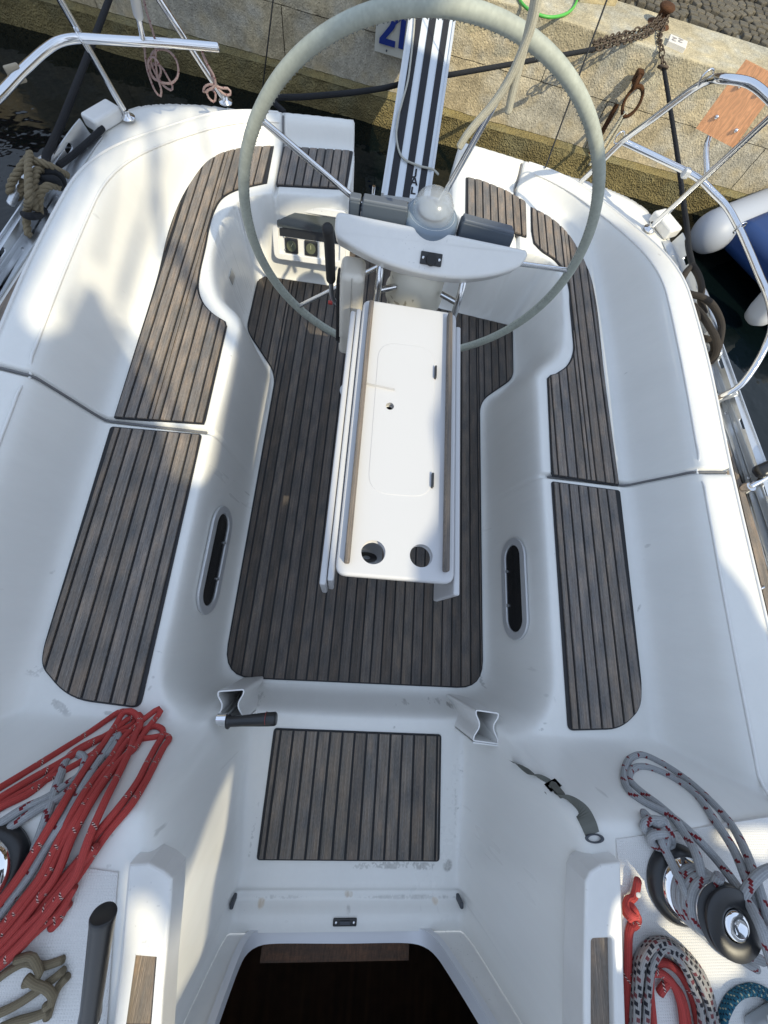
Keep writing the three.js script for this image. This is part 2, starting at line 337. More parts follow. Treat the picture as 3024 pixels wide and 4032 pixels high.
function deckH(x, z, bare) {
  const c = HC(z);
  let side;
  if (O2.inside(x, z)) side = SEAT;
  else if (O3.inside(x, z)) side = lerp(SEAT, c - .022, ease(between(O2, O3, x, z), .3, .12));
  else if (O4.inside(x, z)) side = lerp(c - .022, c, ease(between(O3, O4, x, z), .1, .5));
  else if (O5.inside(x, z)) { const d = O4.dist(x, z); side = lerp(c, .452, ease(clamp(d / .03, 0, 1), .35, .35)); }
  else { const d = O5.dist(x, z); side = lerp(.452, -.55, clamp(d / .06, 0, 1)); }
  let T = side;
  if (O4.inside(x, z)) {
    const f = SEAT + .30 * ease(clamp((z - .262) / .14, 0, 1), .35, .3);
    T = z > .2 ? smax(side, f, .0002 + .03 * sstep(0, .06, Math.max(f, side) - SEAT)) : side;
  } else if (z > .2 && O5.inside(x, z)) { const f = SEAT + .30 * ease(clamp((z - .262) / .14, 0, 1), .35, .3); const d = O4.dist(x, z); T = lerp(Math.max(c, f), .452, ease(clamp(d / .05, 0, 1), .35, .35)); }
  // seams of the locker lids and of the lift-out seats
  if (!bare) {
    if (Math.abs(x) > .5 && O4.inside(x, z) && z < .2) T -= groove(z - seamZ(x), .019, .018);
    if (z < -1.75 && O4.inside(x, z)) { T -= groove(x + .598 - .03 * (z + 2.1), .017, .018); T -= groove(x - .588 + .02 * (z + 2.1), .017, .018); }
  }
  // recess in front of the companionway
  if (z > .05 && OB1.inside(x, z)) {
    let b = .17 + .012 * sstep(.752, .768, z) - groove(z - .795, .012, .007) + .036 * sstep(.812, .838, z);
    T = lerp(b, T, ease(between(OB0, OB1, x, z), .3, .35));
  }
  // the foot well
  if (O1.inside(x, z)) T = lerp(0, T, ease(between(O0, O1, x, z), .38, .3));
  return T;
}
{
  const axis = (a, b, st, dense) => { const o = []; let v = a; while (v < b) { o.push(v); let s = st; for (const [p, r, f] of dense) if (Math.abs(v - p) < r) s = Math.min(s, f); v += s; } o.push(b); return o; };
  const X = axis(-1.66, 1.66, .0075, [[-.598, .016, .0022], [.588, .016, .0022], [-.60, .06, .004], [.61, .06, .004], [-.24, .03, .003], [.24, .03, .003]]);
  const Z = axis(-2.47, .872, .0075, [[-.657, .026, .002], [-.624, .026, .002], [.795, .02, .002], [.30, .03, .004], [-1.9, .06, .005]]);
  const nx = X.length, nz = Z.length, P = new Float32Array(nx * nz * 3), UV = new Float32Array(nx * nz * 2), I = [];
  for (let j = 0; j < nz; j++) for (let i = 0; i < nx; i++) { const k = j * nx + i, h = deckH(X[i], Z[j]); P[k * 3] = X[i]; P[k * 3 + 1] = h; P[k * 3 + 2] = Z[j]; UV[k * 2] = (X[i] + 1.66) / 3.32; UV[k * 2 + 1] = (Z[j] + 2.47) / 3.342; }
  for (let j = 0; j < nz - 1; j++) for (let i = 0; i < nx - 1; i++) { const a = j * nx + i, b = a + 1, c = a + nx, d = c + 1; if ((i + j) & 1) I.push(a, c, b, b, c, d); else I.push(a, c, d, a, d, b); }
  const g = new THREE.BufferGeometry(); g.setAttribute('position', new THREE.BufferAttribute(P, 3)); g.setAttribute('uv', new THREE.BufferAttribute(UV, 2)); g.setIndex(I); g.computeVertexNormals();
  { let A = g.attributes.normal.array; for (let it = 0; it < 3; it++) { const B = A.slice(); for (let j = 1; j < nz - 1; j++) for (let i = 1; i < nx - 1; i++) { const k = j * nx + i; let v = [0, 0, 0]; for (let b = -1; b <= 1; b++) for (let a = -1; a <= 1; a++) { const m = (k + b * nx + a) * 3; v[0] += A[m]; v[1] += A[m + 1]; v[2] += A[m + 2]; } const l = Math.hypot(...v) || 1; B[k * 3] = v[0] / l; B[k * 3 + 1] = v[1] / l; B[k * 3 + 2] = v[2] / l; } A = B; } g.attributes.normal.array.set(A); }
  // scuffs, worn paint, rust spots and black smears where the photograph shows them
  const N = 1536, dirt = new Float32Array(N * N), tint = new Float32Array(N * N), rough = fbm(512, 512, [[24, .5], [60, .5], [150, .5]], 701), big = fbm(512, 512, [[5, .5], [14, .4], [40, .3]], 733);
  const smear = (px, py, h, w, l, a, amt, thr = 0, rust = 0) => { // centre pixel, level, half width and length in metres, turn, strength
    const [cx, cz] = xz(px, py, h), R = Math.max(w, l) * 1.2; const i0 = Math.floor((cx - R + 1.66) / 3.32 * N), i1 = Math.ceil((cx + R + 1.66) / 3.32 * N), j0 = Math.floor((cz - R + 2.47) / 3.342 * N), j1 = Math.ceil((cz + R + 2.47) / 3.342 * N);
    for (let j = Math.max(0, j0); j < Math.min(N, j1); j++) for (let i = Math.max(0, i0); i < Math.min(N, i1); i++) { const dx = i / N * 3.32 - 1.66 - cx, dz = j / N * 3.342 - 2.47 - cz, u = (dx * Math.cos(a) + dz * Math.sin(a)) / w, v = (-dx * Math.sin(a) + dz * Math.cos(a)) / l; const d = 1 - Math.hypot(u, v); if (d <= 0) continue; const n = rough[((j * 2) % 512) * 512 + (i * 2) % 512]; if (n + d * .35 > thr) { dirt[j * N + i] = Math.max(dirt[j * N + i], amt * .62 * (.5 + n) * Math.min(1, d * 3)); tint[j * N + i] = Math.max(tint[j * N + i], rust); } }
  };
  smear(860, 1870, .175, .14, .012, 0, .55, .12); smear(790, 1872, .175, .09, .010, 0, .4, .2); smear(915, 1872, .175, .05, .012, 0, .6, .1); smear(968, 1872, .18, .018, .020, .6, .75, -.2);
  smear(895, 1937, .182, .20, .006, 0, .35, .05); smear(600, 1937, .182, .10, .005, 0, .25, .15);
  smear(564, 1947, .185, .012, .010, 0, .6, -.3, 1); smear(939, 1944, .185, .012, .008, 0, .5, -.3, 1); smear(749, 1932, .182, .010, .008, 0, .8, -.3, .7); smear(757, 1932, .182, .007, .007, 0, .8, -.3, .7); smear(752, 1968, .21, .008, .008, 0, .6, -.3);
  smear(958, 1513, .01, .018, .010, .4, .85, .05); smear(990, 1506, .01, .022, .008, .2, .7, .08); smear(1081, 1533, .1, .010, .006, 0, .6, 0); smear(870, 1510, .01, .020, .010, .2, .4, .15); smear(1040, 1470, .01, .008, .03, 0, .5, .15); smear(930, 1508, .01, .05, .012, 0, .35, .2);
  smear(124, 1527, .42, .045, .012, .5, .45, .12); smear(224, 1542, .43, .014, .006, 0, .5, .1); smear(60, 1450, .45, .03, .02, 0, .3, .25); smear(545, 1800, .18, .006, .10, .05, .25, .3); smear(985, 1760, .18, .006, .10, 0, .2, .3);
  smear(1433, 1309, .52, .004, .018, .5, .5, -.2); smear(565, 1500, .01, .05, .02, 0, .35, .2);
  for (let k = 0; k < 150; k++) smear(rr(60, 1600), rr(330, 1900), .45, rr(.002, .006), rr(.003, .014), rr(0, 3), rr(.15, .45), rr(-.1, .2));
  const dm = tex(N, N, (x, y, i) => { const b = big[((y >> 1) % 512) * 512 + ((x >> 1) % 512)], f = rough[(y % 512) * 512 + x % 512]; const g = .955 + b * .030 + f * .012, k = clamp(dirt[i], 0, .85), r = tint[i]; return [g * (1 - k * (.72 - r * .35)), g * .997 * (1 - k * (.73 - r * .12)), g * .985 * (1 - k * (.74 + r * .15))]; });
  const deckMat = M.gel.clone(); deckMat.map = dm; deckMat.roughnessMap = rep(gelRough, 3, 3);
  mesh('deck_moulding', g, deckMat, boat);
  console.log('deck', nx, nz);
}
// follows a pixel's ray down to the deck
function onDeck(px, py, off = 0) {
  const r = ray(px, py); let t = (1.25 - CAM.y) / r.y, p = V(0, 0, 0);
  for (let i = 0; i < 400; i++) { p.copy(r).multiplyScalar(t).add(CAM); const h = (p.z > .87 ? .71 : deckH(p.x, p.z, true)) + off; if (p.y <= h + .0005) break; t += Math.max(.0008, (p.y - h) * .45) / -r.y * .6; }
  return p.clone();
}
// hull below, companionway bulkhead, dark cabin
{
  mesh('hull', prism(roundPoly([[1.58, 4.2], [1.57, 0], [1.50, -1], [1.40, -2], [1.25, -2.25], [.75, -2.36], [-.75, -2.36], [-1.25, -2.25], [-1.40, -2], [-1.50, -1], [-1.57, 0], [-1.58, 4.2]], .05), -1.25, -.03, { holes: [[[1.5, 4.1], [1.5, -.05], [1.42, -1], [1.32, -2], [1.2, -2.15], [-1.2, -2.15], [-1.32, -2], [-1.42, -1], [-1.5, -.05], [-1.5, 4.1]]] }), M.gelSmooth, boat);
}
{
  const sh = new THREE.Shape([[-1.6, -.6], [1.6, -.6], [1.6, .71], [.385, .71], [.345, .50], [.322, .40], [.300, .315], [.285, .265], [.268, .235], [.245, .217], [.215, .208], [-.215, .202], [-.245, .207], [-.268, .222], [-.283, .248], [-.290, .29], [-.298, .40], [-.303, .5], [-.325, .71], [-1.6, .71]].map(p => new THREE.Vector2(...p)));
  mesh('bulkhead', new THREE.ExtrudeGeometry(sh, { depth: .03, bevelEnabled: false }).translate(0, 0, .874), M.gelSmooth, boat);
  mesh('cabin_lining', merge([box(3.0, .04, 3.1, 0, -1.1, 2.45), box(.04, 1.8, 3.1, -1.49, -.2, 2.45), box(.04, 1.8, 3.1, 1.49, -.2, 2.45), box(3.0, 1.8, .04, 0, -.2, 4.0), box(3.0, 1.05, .04, 0, -.60, .93)]), M.cabinWood, boat);
  mesh('coachroof', merge([box(1.28, .05, 3.3, -.965, .705, 2.52), box(1.22, .05, 3.3, 1.0, .705, 2.52), box(.75, .05, 2.75, .03, .715, 2.8)]), M.gelSmooth, boat);
  mesh('companionway_step', box(.47, .03, .09, -.01, .11, .955), M.stepWood, boat);
  const trimPts = [[-.308, .70], [-.303, .5], [-.298, .40], [-.290, .29], [-.283, .248], [-.268, .222], [-.245, .207], [-.215, .202], [0, .205], [.215, .208], [.245, .217], [.268, .235], [.285, .265], [.300, .315], [.322, .40], [.345, .50], [.385, .70]].map(p => [p[0] * .985, p[1] + .004]);
  const c = curve(trimPts.map(p => V(p[0], p[1], .868)));
  const P = [], I = []; const n = 90;
  for (let i = 0; i <= n; i++) { const p = c.getPointAt(i / n), t = c.getTangentAt(i / n), u = V(-t.y, t.x, 0); for (const [a, z] of [[0, .905], [0, .866], [-.018, .866], [-.018, .871]]) P.push(p.x + u.x * a, p.y + u.y * a, z); }
  for (let i = 0; i < n; i++) for (let j = 0; j < 3; j++) { const a = i * 4 + j; I.push(a, a + 4, a + 1, a + 1, a + 4, a + 5); }
  const g = new THREE.BufferGeometry(); g.setAttribute('position', new THREE.Float32BufferAttribute(P, 3)); g.setIndex(I);
  const trim = mesh('companionway_trim', toCreasedNormals(g, .6), std(lin(.66, .67, .70), .42, { metalness: .2, side: THREE.DoubleSide }), boat);
  for (const x of [-.19, -.065, .062, .185]) mesh('screw', new THREE.SphereGeometry(.0045, 10, 6).scale(1, 1, .5).translate(x, .198, .8655), M.steel, trim);
  const latch = mesh('latch_plate', new RoundedBoxGeometry(.072, .006, .02, 3, .006).translate(.002, .2225, .846), M.black, boat);
  for (const s of [-1, 1]) mesh('screw', new THREE.SphereGeometry(.0042, 10, 6).scale(1, .5, 1).translate(.002 + s * .027, .2258, .846), M.steel, latch);
  mesh('keeper', new RoundedBoxGeometry(.032, .004, .009, 2, .003).translate(.002, .227, .846), M.darkgrey, latch);
}
// oval ventilation ports in the seat fronts
for (const s of [-1, 1]) {
  const zc = s < 0 ? -.225 : -.21, wallX = h => { let a = .5, b = .7; for (let i = 0; i < 40; i++) { const m = (a + b) / 2; if (deckH(s * m, zc, true) < h) a = m; else b = m; } return s * a; };
  const c = V(wallX(.225) - s * .006, .225, zc), up = V(wallX(.285) - wallX(.165), .12, 0);
  const grp = new THREE.Group(); grp.name = 'oval_port'; boat.add(grp);
  const ring = (a, b) => { const p = new THREE.Shape(); p.moveTo(-a + b, -b); p.lineTo(a - b, -b); p.absarc(a - b, 0, b, -Math.PI / 2, Math.PI / 2); p.lineTo(-a + b, b); p.absarc(-a + b, 0, b, Math.PI / 2, Math.PI * 1.5); return p; };
  const o = ring(.200, .080); o.holes.push(ring(.177, .055));
  const put = (name, g, m) => { const e = mesh(name, g, m, grp); return e; };
  put('frame', new THREE.ExtrudeGeometry(o, { depth: .003, bevelEnabled: true, bevelSize: .004, bevelThickness: .004, bevelSegments: 4, curveSegments: 24 }), std(lin(.60, .61, .62), .38, { metalness: .4 }));
  put('pane', new THREE.ExtrudeGeometry(ring(.182, .060), { depth: .004, bevelEnabled: false, curveSegments: 24 }).translate(0, 0, -.003), M.portGlass);
  for (const x of [-.07, .07]) put('clip', new THREE.CylinderGeometry(.006, .006, .006, 12).rotateX(Math.PI / 2).translate(x, -.044, .004), M.alu);
  frame(grp, c, V(0, 0, s), up);
}

// raised beads along the coaming tops
for (const s of [-1, 1]) for (const [O, x0, r, dy, n] of [[L3, 0, .0045, .0012, 'coaming_bead'], [L4, 0, .006, -.002, 'coaming_bead']]) {
  const p = O.filter(a => a[0] * s > .62 && a[1] < .42 && a[1] > -2.4).sort((a, b) => 0).map(a => V(a[0], deckH(a[0], a[1], false) + dy, a[1]));
  const pts = s > 0 ? p : p; const keep = pts.filter((_, i) => i % 6 === 0);
  mesh(n, tube(keep, r, { k: 8, step: .02 }), M.gelSmooth, boat);
}
// turn latches and a small plate in the well's sides
for (const [x, y, k] of [[490, 565, 0], [500, 597, 1], [1185, 696, 0]]) {
  const p = onDeck(x, y, 0), e = .004, sx = (deckH(p.x + e, p.z, true) - deckH(p.x - e, p.z, true)) / (2 * e), sz = (deckH(p.x, p.z + e, true) - deckH(p.x, p.z - e, true)) / (2 * e), nn = V(-sx, 1, -sz).normalize();
  const ax = V(0, 0, 1).addScaledVector(nn, -nn.z).normalize();
  const m = mesh(k ? 'name_plate' : 'turn_latch', k ? new THREE.BoxGeometry(.055, .002, .045) : mergeGeometries([new THREE.CylinderGeometry(.013, .013, .004, 4, 1).scale(1.9, 1, 1), new THREE.CylinderGeometry(.008, .010, .012, 16).translate(0, .006, 0)]), k ? M.alu : M.steel, boat);
  m.matrixAutoUpdate = true; m.quaternion.setFromRotationMatrix(new THREE.Matrix4().makeBasis(ax, nn, ax.clone().cross(nn))); m.position.copy(p).addScaledVector(nn, .003);
}

// dark strips added in the seams, their colour standing in for the gaps' shade
{
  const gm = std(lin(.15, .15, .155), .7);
  for (const s of [-1, 1]) {
    const p = []; for (let x = s > 0 ? .662 : .650; x <= 1.185; x += .02) { const z = seamZ(s * x); p.push(V(s * x, deckH(s * x, z, true) - .0125, z)); } mesh('seam_shade_strip', tube(p, .0044, { k: 7, step: .015 }), gm, boat);
    const r = []; for (let z = -2.02; z >= -2.325; z -= .02) { const x = s < 0 ? -.598 + .03 * (z + 2.1) : .588 - .02 * (z + 2.1); r.push(V(x, deckH(x, z, true) - .0125, z)); } mesh('seam_shade_strip', tube(r, .0040, { k: 7, step: .015 }), gm, boat);
  }
}

// ---------------------------------------------------------------- teak laid in planks over black caulking
const panelCount = {};
function clipX(poly, x, keepRight) {
  const out = []; for (let i = 0; i < poly.length; i++) { const a = poly[i], b = poly[(i + 1) % poly.length]; const ia = keepRight ? a[0] >= x : a[0] <= x, ib = keepRight ? b[0] >= x : b[0] <= x; if (ia) out.push(a); if (ia !== ib) { const t = (x - a[0]) / (b[0] - a[0]); out.push([x, a[1] + (b[1] - a[1]) * t]); } } return out;
}
function inset(poly, d) { // moves each edge in (d > 0 shrinks)
  let A = 0; for (let i = 0; i < poly.length; i++) { const a = poly[i], b = poly[(i + 1) % poly.length]; A += a[0] * b[1] - b[0] * a[1]; }
  const s = A > 0 ? 1 : -1; const n = poly.length;
  return poly.map((p, i) => { const a = poly[(i + n - 1) % n], b = poly[(i + 1) % n]; const d1 = [p[0] - a[0], p[1] - a[1]], d2 = [b[0] - p[0], b[1] - p[1]]; const l1 = Math.hypot(...d1) || 1, l2 = Math.hypot(...d2) || 1; let nx = -(d1[1] / l1 + d2[1] / l2), nz = d1[0] / l1 + d2[0] / l2; const l = Math.hypot(nx, nz) || 1; nx /= l; nz /= l; const c = Math.max(.5, (-d1[1] / l1) * nx + d1[0] / l1 * nz); return [p[0] + nx * d * s / c, p[1] + nz * d * s / c]; });
}
function clean(poly) { const o = []; for (const p of poly) { const l = o[o.length - 1]; if (!l || Math.hypot(p[0] - l[0], p[1] - l[1]) > 2e-4) o.push(p); } if (o.length > 2 && Math.hypot(o[0][0] - o[o.length - 1][0], o[0][1] - o[o.length - 1][1]) < 2e-4) o.pop(); return o; }
const area = p => { let A = 0; for (let i = 0; i < p.length; i++) { const a = p[i], b = p[(i + 1) % p.length]; A += a[0] * b[1] - b[0] * a[1]; } return Math.abs(A / 2); };
function strips(poly, l, r) {   // the runs of an outline that lie between two long lines
  const N = 9, cols = [];
  for (let i = 0; i <= N; i++) {
    const x = l + (r - l) * (i / N) + (i === 0 ? 1e-6 : i === N ? -1e-6 : 0), c = [];
    for (let k = 0; k < poly.length; k++) { const a = poly[k], b = poly[(k + 1) % poly.length]; if ((a[0] > x) !== (b[0] > x)) c.push(a[1] + (b[1] - a[1]) * (x - a[0]) / (b[0] - a[0])); }
    c.sort((p, t) => p - t); const iv = []; for (let k = 0; k + 1 < c.length; k += 2) if (c[k + 1] - c[k] > .004) iv.push([c[k], c[k + 1]]); cols.push([x, iv]);
  }
  const done = [], open = [];
  for (const [x, iv] of cols) {
    const next = [];
    for (const v of iv) { const m = open.filter(o => { const w = o[o.length - 1]; return w[1] < v[1] && w[2] > v[0] && Math.abs(w[1] - v[0]) < .12 && Math.abs(w[2] - v[1]) < .12; }); if (m.length === 1 && !m[0].taken) { m[0].taken = true; m[0].push([x, ...v]); next.push(m[0]); } else { const n = [[x, ...v]]; next.push(n); } }
    for (const o of open) if (!o.taken) done.push(o);
    for (const o of next) o.taken = false;
    open.length = 0; open.push(...next);
  }
  done.push(...open);
  return done.filter(o => o.length > 1).map(o => clean([...o.map(p => [p[0], p[1]]), ...o.slice().reverse().map(p => [p[0], p[2]])]));
}
function teak(name, outline, y, mats, o = {}) {
  const grp = new THREE.Group(); grp.name = name; boat.add(grp);
  mesh('caulking', prism(outline, y - .004, y + .0015), M.caulk, grp);
  const inner = inset(outline, .006), pitch = o.pitch || .0430, x0 = o.x0 ?? 0, gap = o.gap || .0082;
  const xs = inner.map(p => p[0]), a = Math.min(...xs), b = Math.max(...xs);
  for (let k = Math.floor((a - x0) / pitch); k <= Math.ceil((b - x0) / pitch); k++) {
    const l = x0 + k * pitch + gap / 2, r = x0 + (k + 1) * pitch - gap / 2;
    const pieces = strips(inner, l, r);
    for (const pc of pieces) {
      if (pc.length < 3 || area(pc) < 1e-4) continue;
      const g = prism(pc, y - .002, y + .0075 + rr(-.0004, .0004));
      const P = g.attributes.position, uv = g.attributes.uv, ou = rnd(), ov = rnd();
      for (let i = 0; i < P.count; i++) uv.setXY(i, P.getX(i) / .16 + ou, P.getZ(i) / .55 + ov);
      mesh('plank', g, mats[Math.floor(rnd() * mats.length)], grp);
    }
  }
  return grp;
}
teak('sole_teak', inset(roundPoly([[-.548, .215], [.541, .205], [.545, -1.22], [.742, -1.40], [.752, -1.775], [.275, -1.825], [.232, -2.34], [-.236, -2.34], [-.284, -1.862], [-.738, -1.855], [-.742, -1.47], [-.552, -1.22]],
  [.13, .12, .07, .06, .05, .03, 0, 0, .03, .06, .06, .07]), .006), .002, M.sole, { x0: -.5114, gap: .0076 });
// side seats: forward and aft panels, then the pieces round the stern
teak('seat_teak', roundPoly(q(SEAT, [[240, 922], [437, 939], [304, 1530], [150, 1510], [91, 1440], [95, 1400]]), [.012, .012, .025, .22, .10, .05]), SEAT + .002, M.seat, { x0: -.692, pitch: .0395 });
teak('seat_teak', roundPoly(q(SEAT, [[1190, 1040], [1338, 1060], [1385, 1480], [1383, 1530], [1340, 1575], [1226, 1578]]), [.012, .012, .05, .10, .16, .02]), SEAT + .002, M.seat, { x0: .695, pitch: .0395 });
const outerL = q(SEAT, [[247, 903], [293, 755], [340, 602], [365, 500], [390, 435], [413, 395], [447, 352], [490, 329], [540, 320]]);
const outerR = q(SEAT, [[1336, 1046], [1320, 930], [1303, 800], [1287, 655], [1274, 596], [1251, 545], [1222, 502], [1185, 470], [1152, 452]]);
teak('seat_teak', [...smoothLoop(outerL, 60, false), ...q(SEAT, [[592, 317], [577, 397]]), ...smoothLoop(q(SEAT, [[540, 405], [508, 414], [480, 431], [460, 468], [444, 540], [433, 590], [430, 625], [440, 655], [460, 678], [488, 696]]), 50, false), ...q(SEAT, [[491, 706], [445, 908], [441, 918], [250, 905]])], SEAT + .002, M.seat, { x0: -.692, pitch: .0395 });
teak('seat_teak', [...q(SEAT, [[1190, 1022], [1181, 818], [1188, 811]]), ...smoothLoop(q(SEAT, [[1200, 808], [1224, 790], [1237, 760], [1235, 715], [1230, 660], [1228, 625], [1216, 588], [1195, 562], [1170, 545], [1152, 527]]), 50, false), ...q(SEAT, [[1147, 500], [1146, 448]]), ...smoothLoop(outerR.slice().reverse(), 60, false), ...q(SEAT, [[1334, 1050], [1194, 1029]])], SEAT + .002, M.seat, { x0: .695, pitch: .0395 });
teak('seat_teak', roundPoly(q(SEAT, [[612, 318], [763, 328], [749, 411], [596, 403]]), .012), SEAT + .002, M.seat, { x0: -.2770, pitch: .0395 });
teak('seat_teak', roundPoly(q(SEAT, [[1006, 384], [1040, 392], [1090, 412], [1135, 438], [1137, 515], [1100, 503], [1060, 484], [1005, 468]]), .010), SEAT + .002, M.seat, { x0: .2890, pitch: .0395 });
teak('bridge_teak', roundPoly(q(.17, [[592, 1572], [953, 1586], [949, 1860], [554, 1857]]), .012), .172, M.bridge, { x0: -.3105, pitch: .0430 });

// ---------------------------------------------------------------- steering wheel
{
  const w = thing('helm', 'large steering wheel with pale grey leather rim and steel spokes', 'wheel');
  const C = V(.029, .705, -1.305), tilt = 5 * Math.PI / 180, R = .577, r = .0166;
  const leF = fbm(512, 64, [[60, .3], [140, .4], [20, .4]], 201);
  const leMap = tex(512, 64, (x, y, i) => { const g = .92 + leF[i] * .15; return [g, g, g * .97]; });
  const leather = std(lin(.45, .48, .445), .62, { map: rep(leMap, 6, 1), bumpMap: rep(leMap, 6, 1), bumpScale: .0007 });
  mesh('rim', new THREE.TorusGeometry(R, r, 18, 160), leather, w);
  // stitched seam along the inner side of the rim
  const st = []; for (let i = 0; i < 300; i++) { const a = i / 300 * Math.PI * 2, q1 = .35; st.push(new THREE.CapsuleGeometry(.0011, .005, 2, 5).rotateZ(a + (i % 2 ? .6 : -.6)).translate(Math.cos(a) * (R - r * .95), Math.sin(a) * (R - r * .95), r * .32)); }
  mesh('stitching', merge(st), std(lin(.22, .24, .23), .8), w);
  for (let k = 0; k < 5; k++) { const a = (3 + 72 * k) * Math.PI / 180; mesh('spoke', cyl(V(Math.cos(a) * .05, Math.sin(a) * .05, -.01), V(Math.cos(a) * (R - .012), Math.sin(a) * (R - .012), 0), .0085, .0085, 14), M.steel, w); }
  mesh('hub', lathe([[0, -.03], [.05, -.03], [.055, -.015], [.055, .02], [.03, .03], [.018, .05], [0, .05]], 28).rotateX(-Math.PI / 2), M.steel, w);
  w.position.copy(C); w.rotation.x = tilt;
}
// ---------------------------------------------------------------- steering pedestal
{
  const p = thing('steering_pedestal', 'white steering pedestal with instrument visor, compass and grey displays', 'pedestal');
  const pc = V(.055, 0, -1.245);
  const peel = fbm(256, 256, [[6, .6], [20, .5], [50, .3]], 311);
  const pedMap = tex(256, 256, (x, y, i) => peel[i] + .25 * (1 - Math.abs(y / 256 - .5) * 2) > .50 ? [.70, .68, .63] : [.93, .92, .89]);
  mesh('column', lathe([[.001, .006], [.15, .006], [.15, .03], [.115, .05], [.098, .35], [.096, .56], [.108, .575], [.110, .60], [.100, .615], [.098, .75], [.001, .75]], 48).translate(pc.x, 0, pc.z), phy(lin(.78, .76, .70), .42, { map: pedMap }), p);
  mesh('drain_plug', cyl(V(.075, .535, -1.16), V(.078, .54, -1.128), .010, .008, 14), std(lin(.25, .13, .06), .5, { metalness: .4 }), p);
  const G6 = (x, y) => [685.8 + .2811 * x, 384 + .2811 * y];
  const vn = V(0, .795, .606), vp = V(0, .78, -1.11), vx = V(1, 0, 0), vy = V(0, .606, -.795);
  const vis = roundPoly([[142, 248], [880, 398], [1618, 552], [1622, 600], [1560, 690], [1360, 757], [1120, 780], [900, 758], [660, 705], [430, 622], [150, 465], [128, 400]].map(a => { const w = atPlane(...G6(...a), vp, vn).sub(vp); return [w.dot(vx), w.dot(vy)]; }), [.02, 0, .02, .02, .04, .1, .1, .1, .1, .06, .03, .02]);
  const con = new THREE.ExtrudeGeometry(new THREE.Shape(vis.map(a => new THREE.Vector2(...a))), { depth: .05, bevelEnabled: true, bevelSize: .012, bevelThickness: .012, bevelOffset: -.012, bevelSegments: 5 }).translate(0, 0, -.062);
  con.applyMatrix4(new THREE.Matrix4().makeBasis(vx, vy, vn).setPosition(vp));
  mesh('visor', con, M.gelSmooth, p);
  mesh('instrument_tray', new RoundedBoxGeometry(.52, .07, .13, 4, .02).translate(.065, .768, -1.262), M.gelSmooth, p);
  // socket in the visor
  const sk = new THREE.Group(); sk.name = 'socket'; p.add(sk);
  mesh('plate', new RoundedBoxGeometry(.070, .036, .006, 3, .004), M.black, sk);
  mesh('cap', new THREE.CylinderGeometry(.016, .018, .012, 20).rotateX(Math.PI / 2).translate(0, -.003, .007), M.rubber, sk);
  mesh('cap', new RoundedBoxGeometry(.02, .014, .010, 2, .004).translate(0, .009, .006), M.rubber, sk);
  for (const x of [-.026, .026]) mesh('screw', new THREE.SphereGeometry(.0045, 10, 6).scale(1, 1, .5).translate(x, 0, .003), M.steel, sk);
  frame(sk, atPlane(931, 560, vp, vn).addScaledVector(vn, .003), V(1, 0, 0), vy);
  // instruments standing behind the visor's edge
  const inst = (x0, x1, z, h0, h1, dep, turn) => {
    const g = new THREE.Group(); g.name = 'display'; p.add(g); const w = x1 - x0, H = h1 - h0;
    mesh('case', new RoundedBoxGeometry(w, H, dep, 3, .007), M.instr, g);
    mesh('lid', new RoundedBoxGeometry(w * .95, .010, dep * .86, 2, .004).translate(0, H / 2 + .002, 0), M.instrTop, g);
    g.position.set((x0 + x1) / 2, (h0 + h1) / 2, z - dep / 2); g.rotation.set(-.25, 0, turn);
  };
  inst(-.165, -.020, -1.235, .812, .872, .055, 0);
  inst(-.205, -.168, -1.25, .805, .862, .05, 0);
  inst(.152, .330, -1.235, .805, .862, .055, -.06);
  const cc = V(.058, .822, -1.275);
  const co = new THREE.Group(); co.name = 'compass'; p.add(co);
  mesh('base', lathe([[0, -.02], [.088, -.02], [.090, .0], [.088, .028], [.082, .036], [.070, .04], [0, .04]], 48), std(lin(.17, .22, .28), .45), co);
  mesh('dome', lathe([[.064, .034], [.0655, .046], [.062, .068], [.052, .086], [.036, .098], [.018, .104], [.0001, .105]], 48), phy(lin(.80, .84, .88), .22, { transmission: .75, thickness: 0, ior: 1.4, clearcoat: .6, clearcoatRoughness: .15 }), co);
  mesh('card', lathe([[0, .052], [.045, .052], [.045, .046], [0, .04]], 32), std(lin(.20, .24, .29), .6), co);
  mesh('hood', lathe([[.072, .036], [.075, .048], [.071, .07], [.074, .071], [.079, .048], [.078, .036]], 32), std(lin(.62, .66, .70), .4), co).scale.set(1, .55, 1);
  co.position.copy(cc);
  // guard tubes
  for (const [x, px] of [[-.085, -1], [.205, 1]]) {
    mesh('guard', tube([V(x, .008, -1.10), V(x, .3, -1.115), V(x, .58, -1.135), V(x, .70, -1.16), V(x, .76, -1.21)], .0125, { k: 14 }), M.steel, p);
    mesh('guard', cyl(V(x, .66, -1.15), V(x - px * .06, .66, -1.18), .0105), M.steel, p);
  }
}
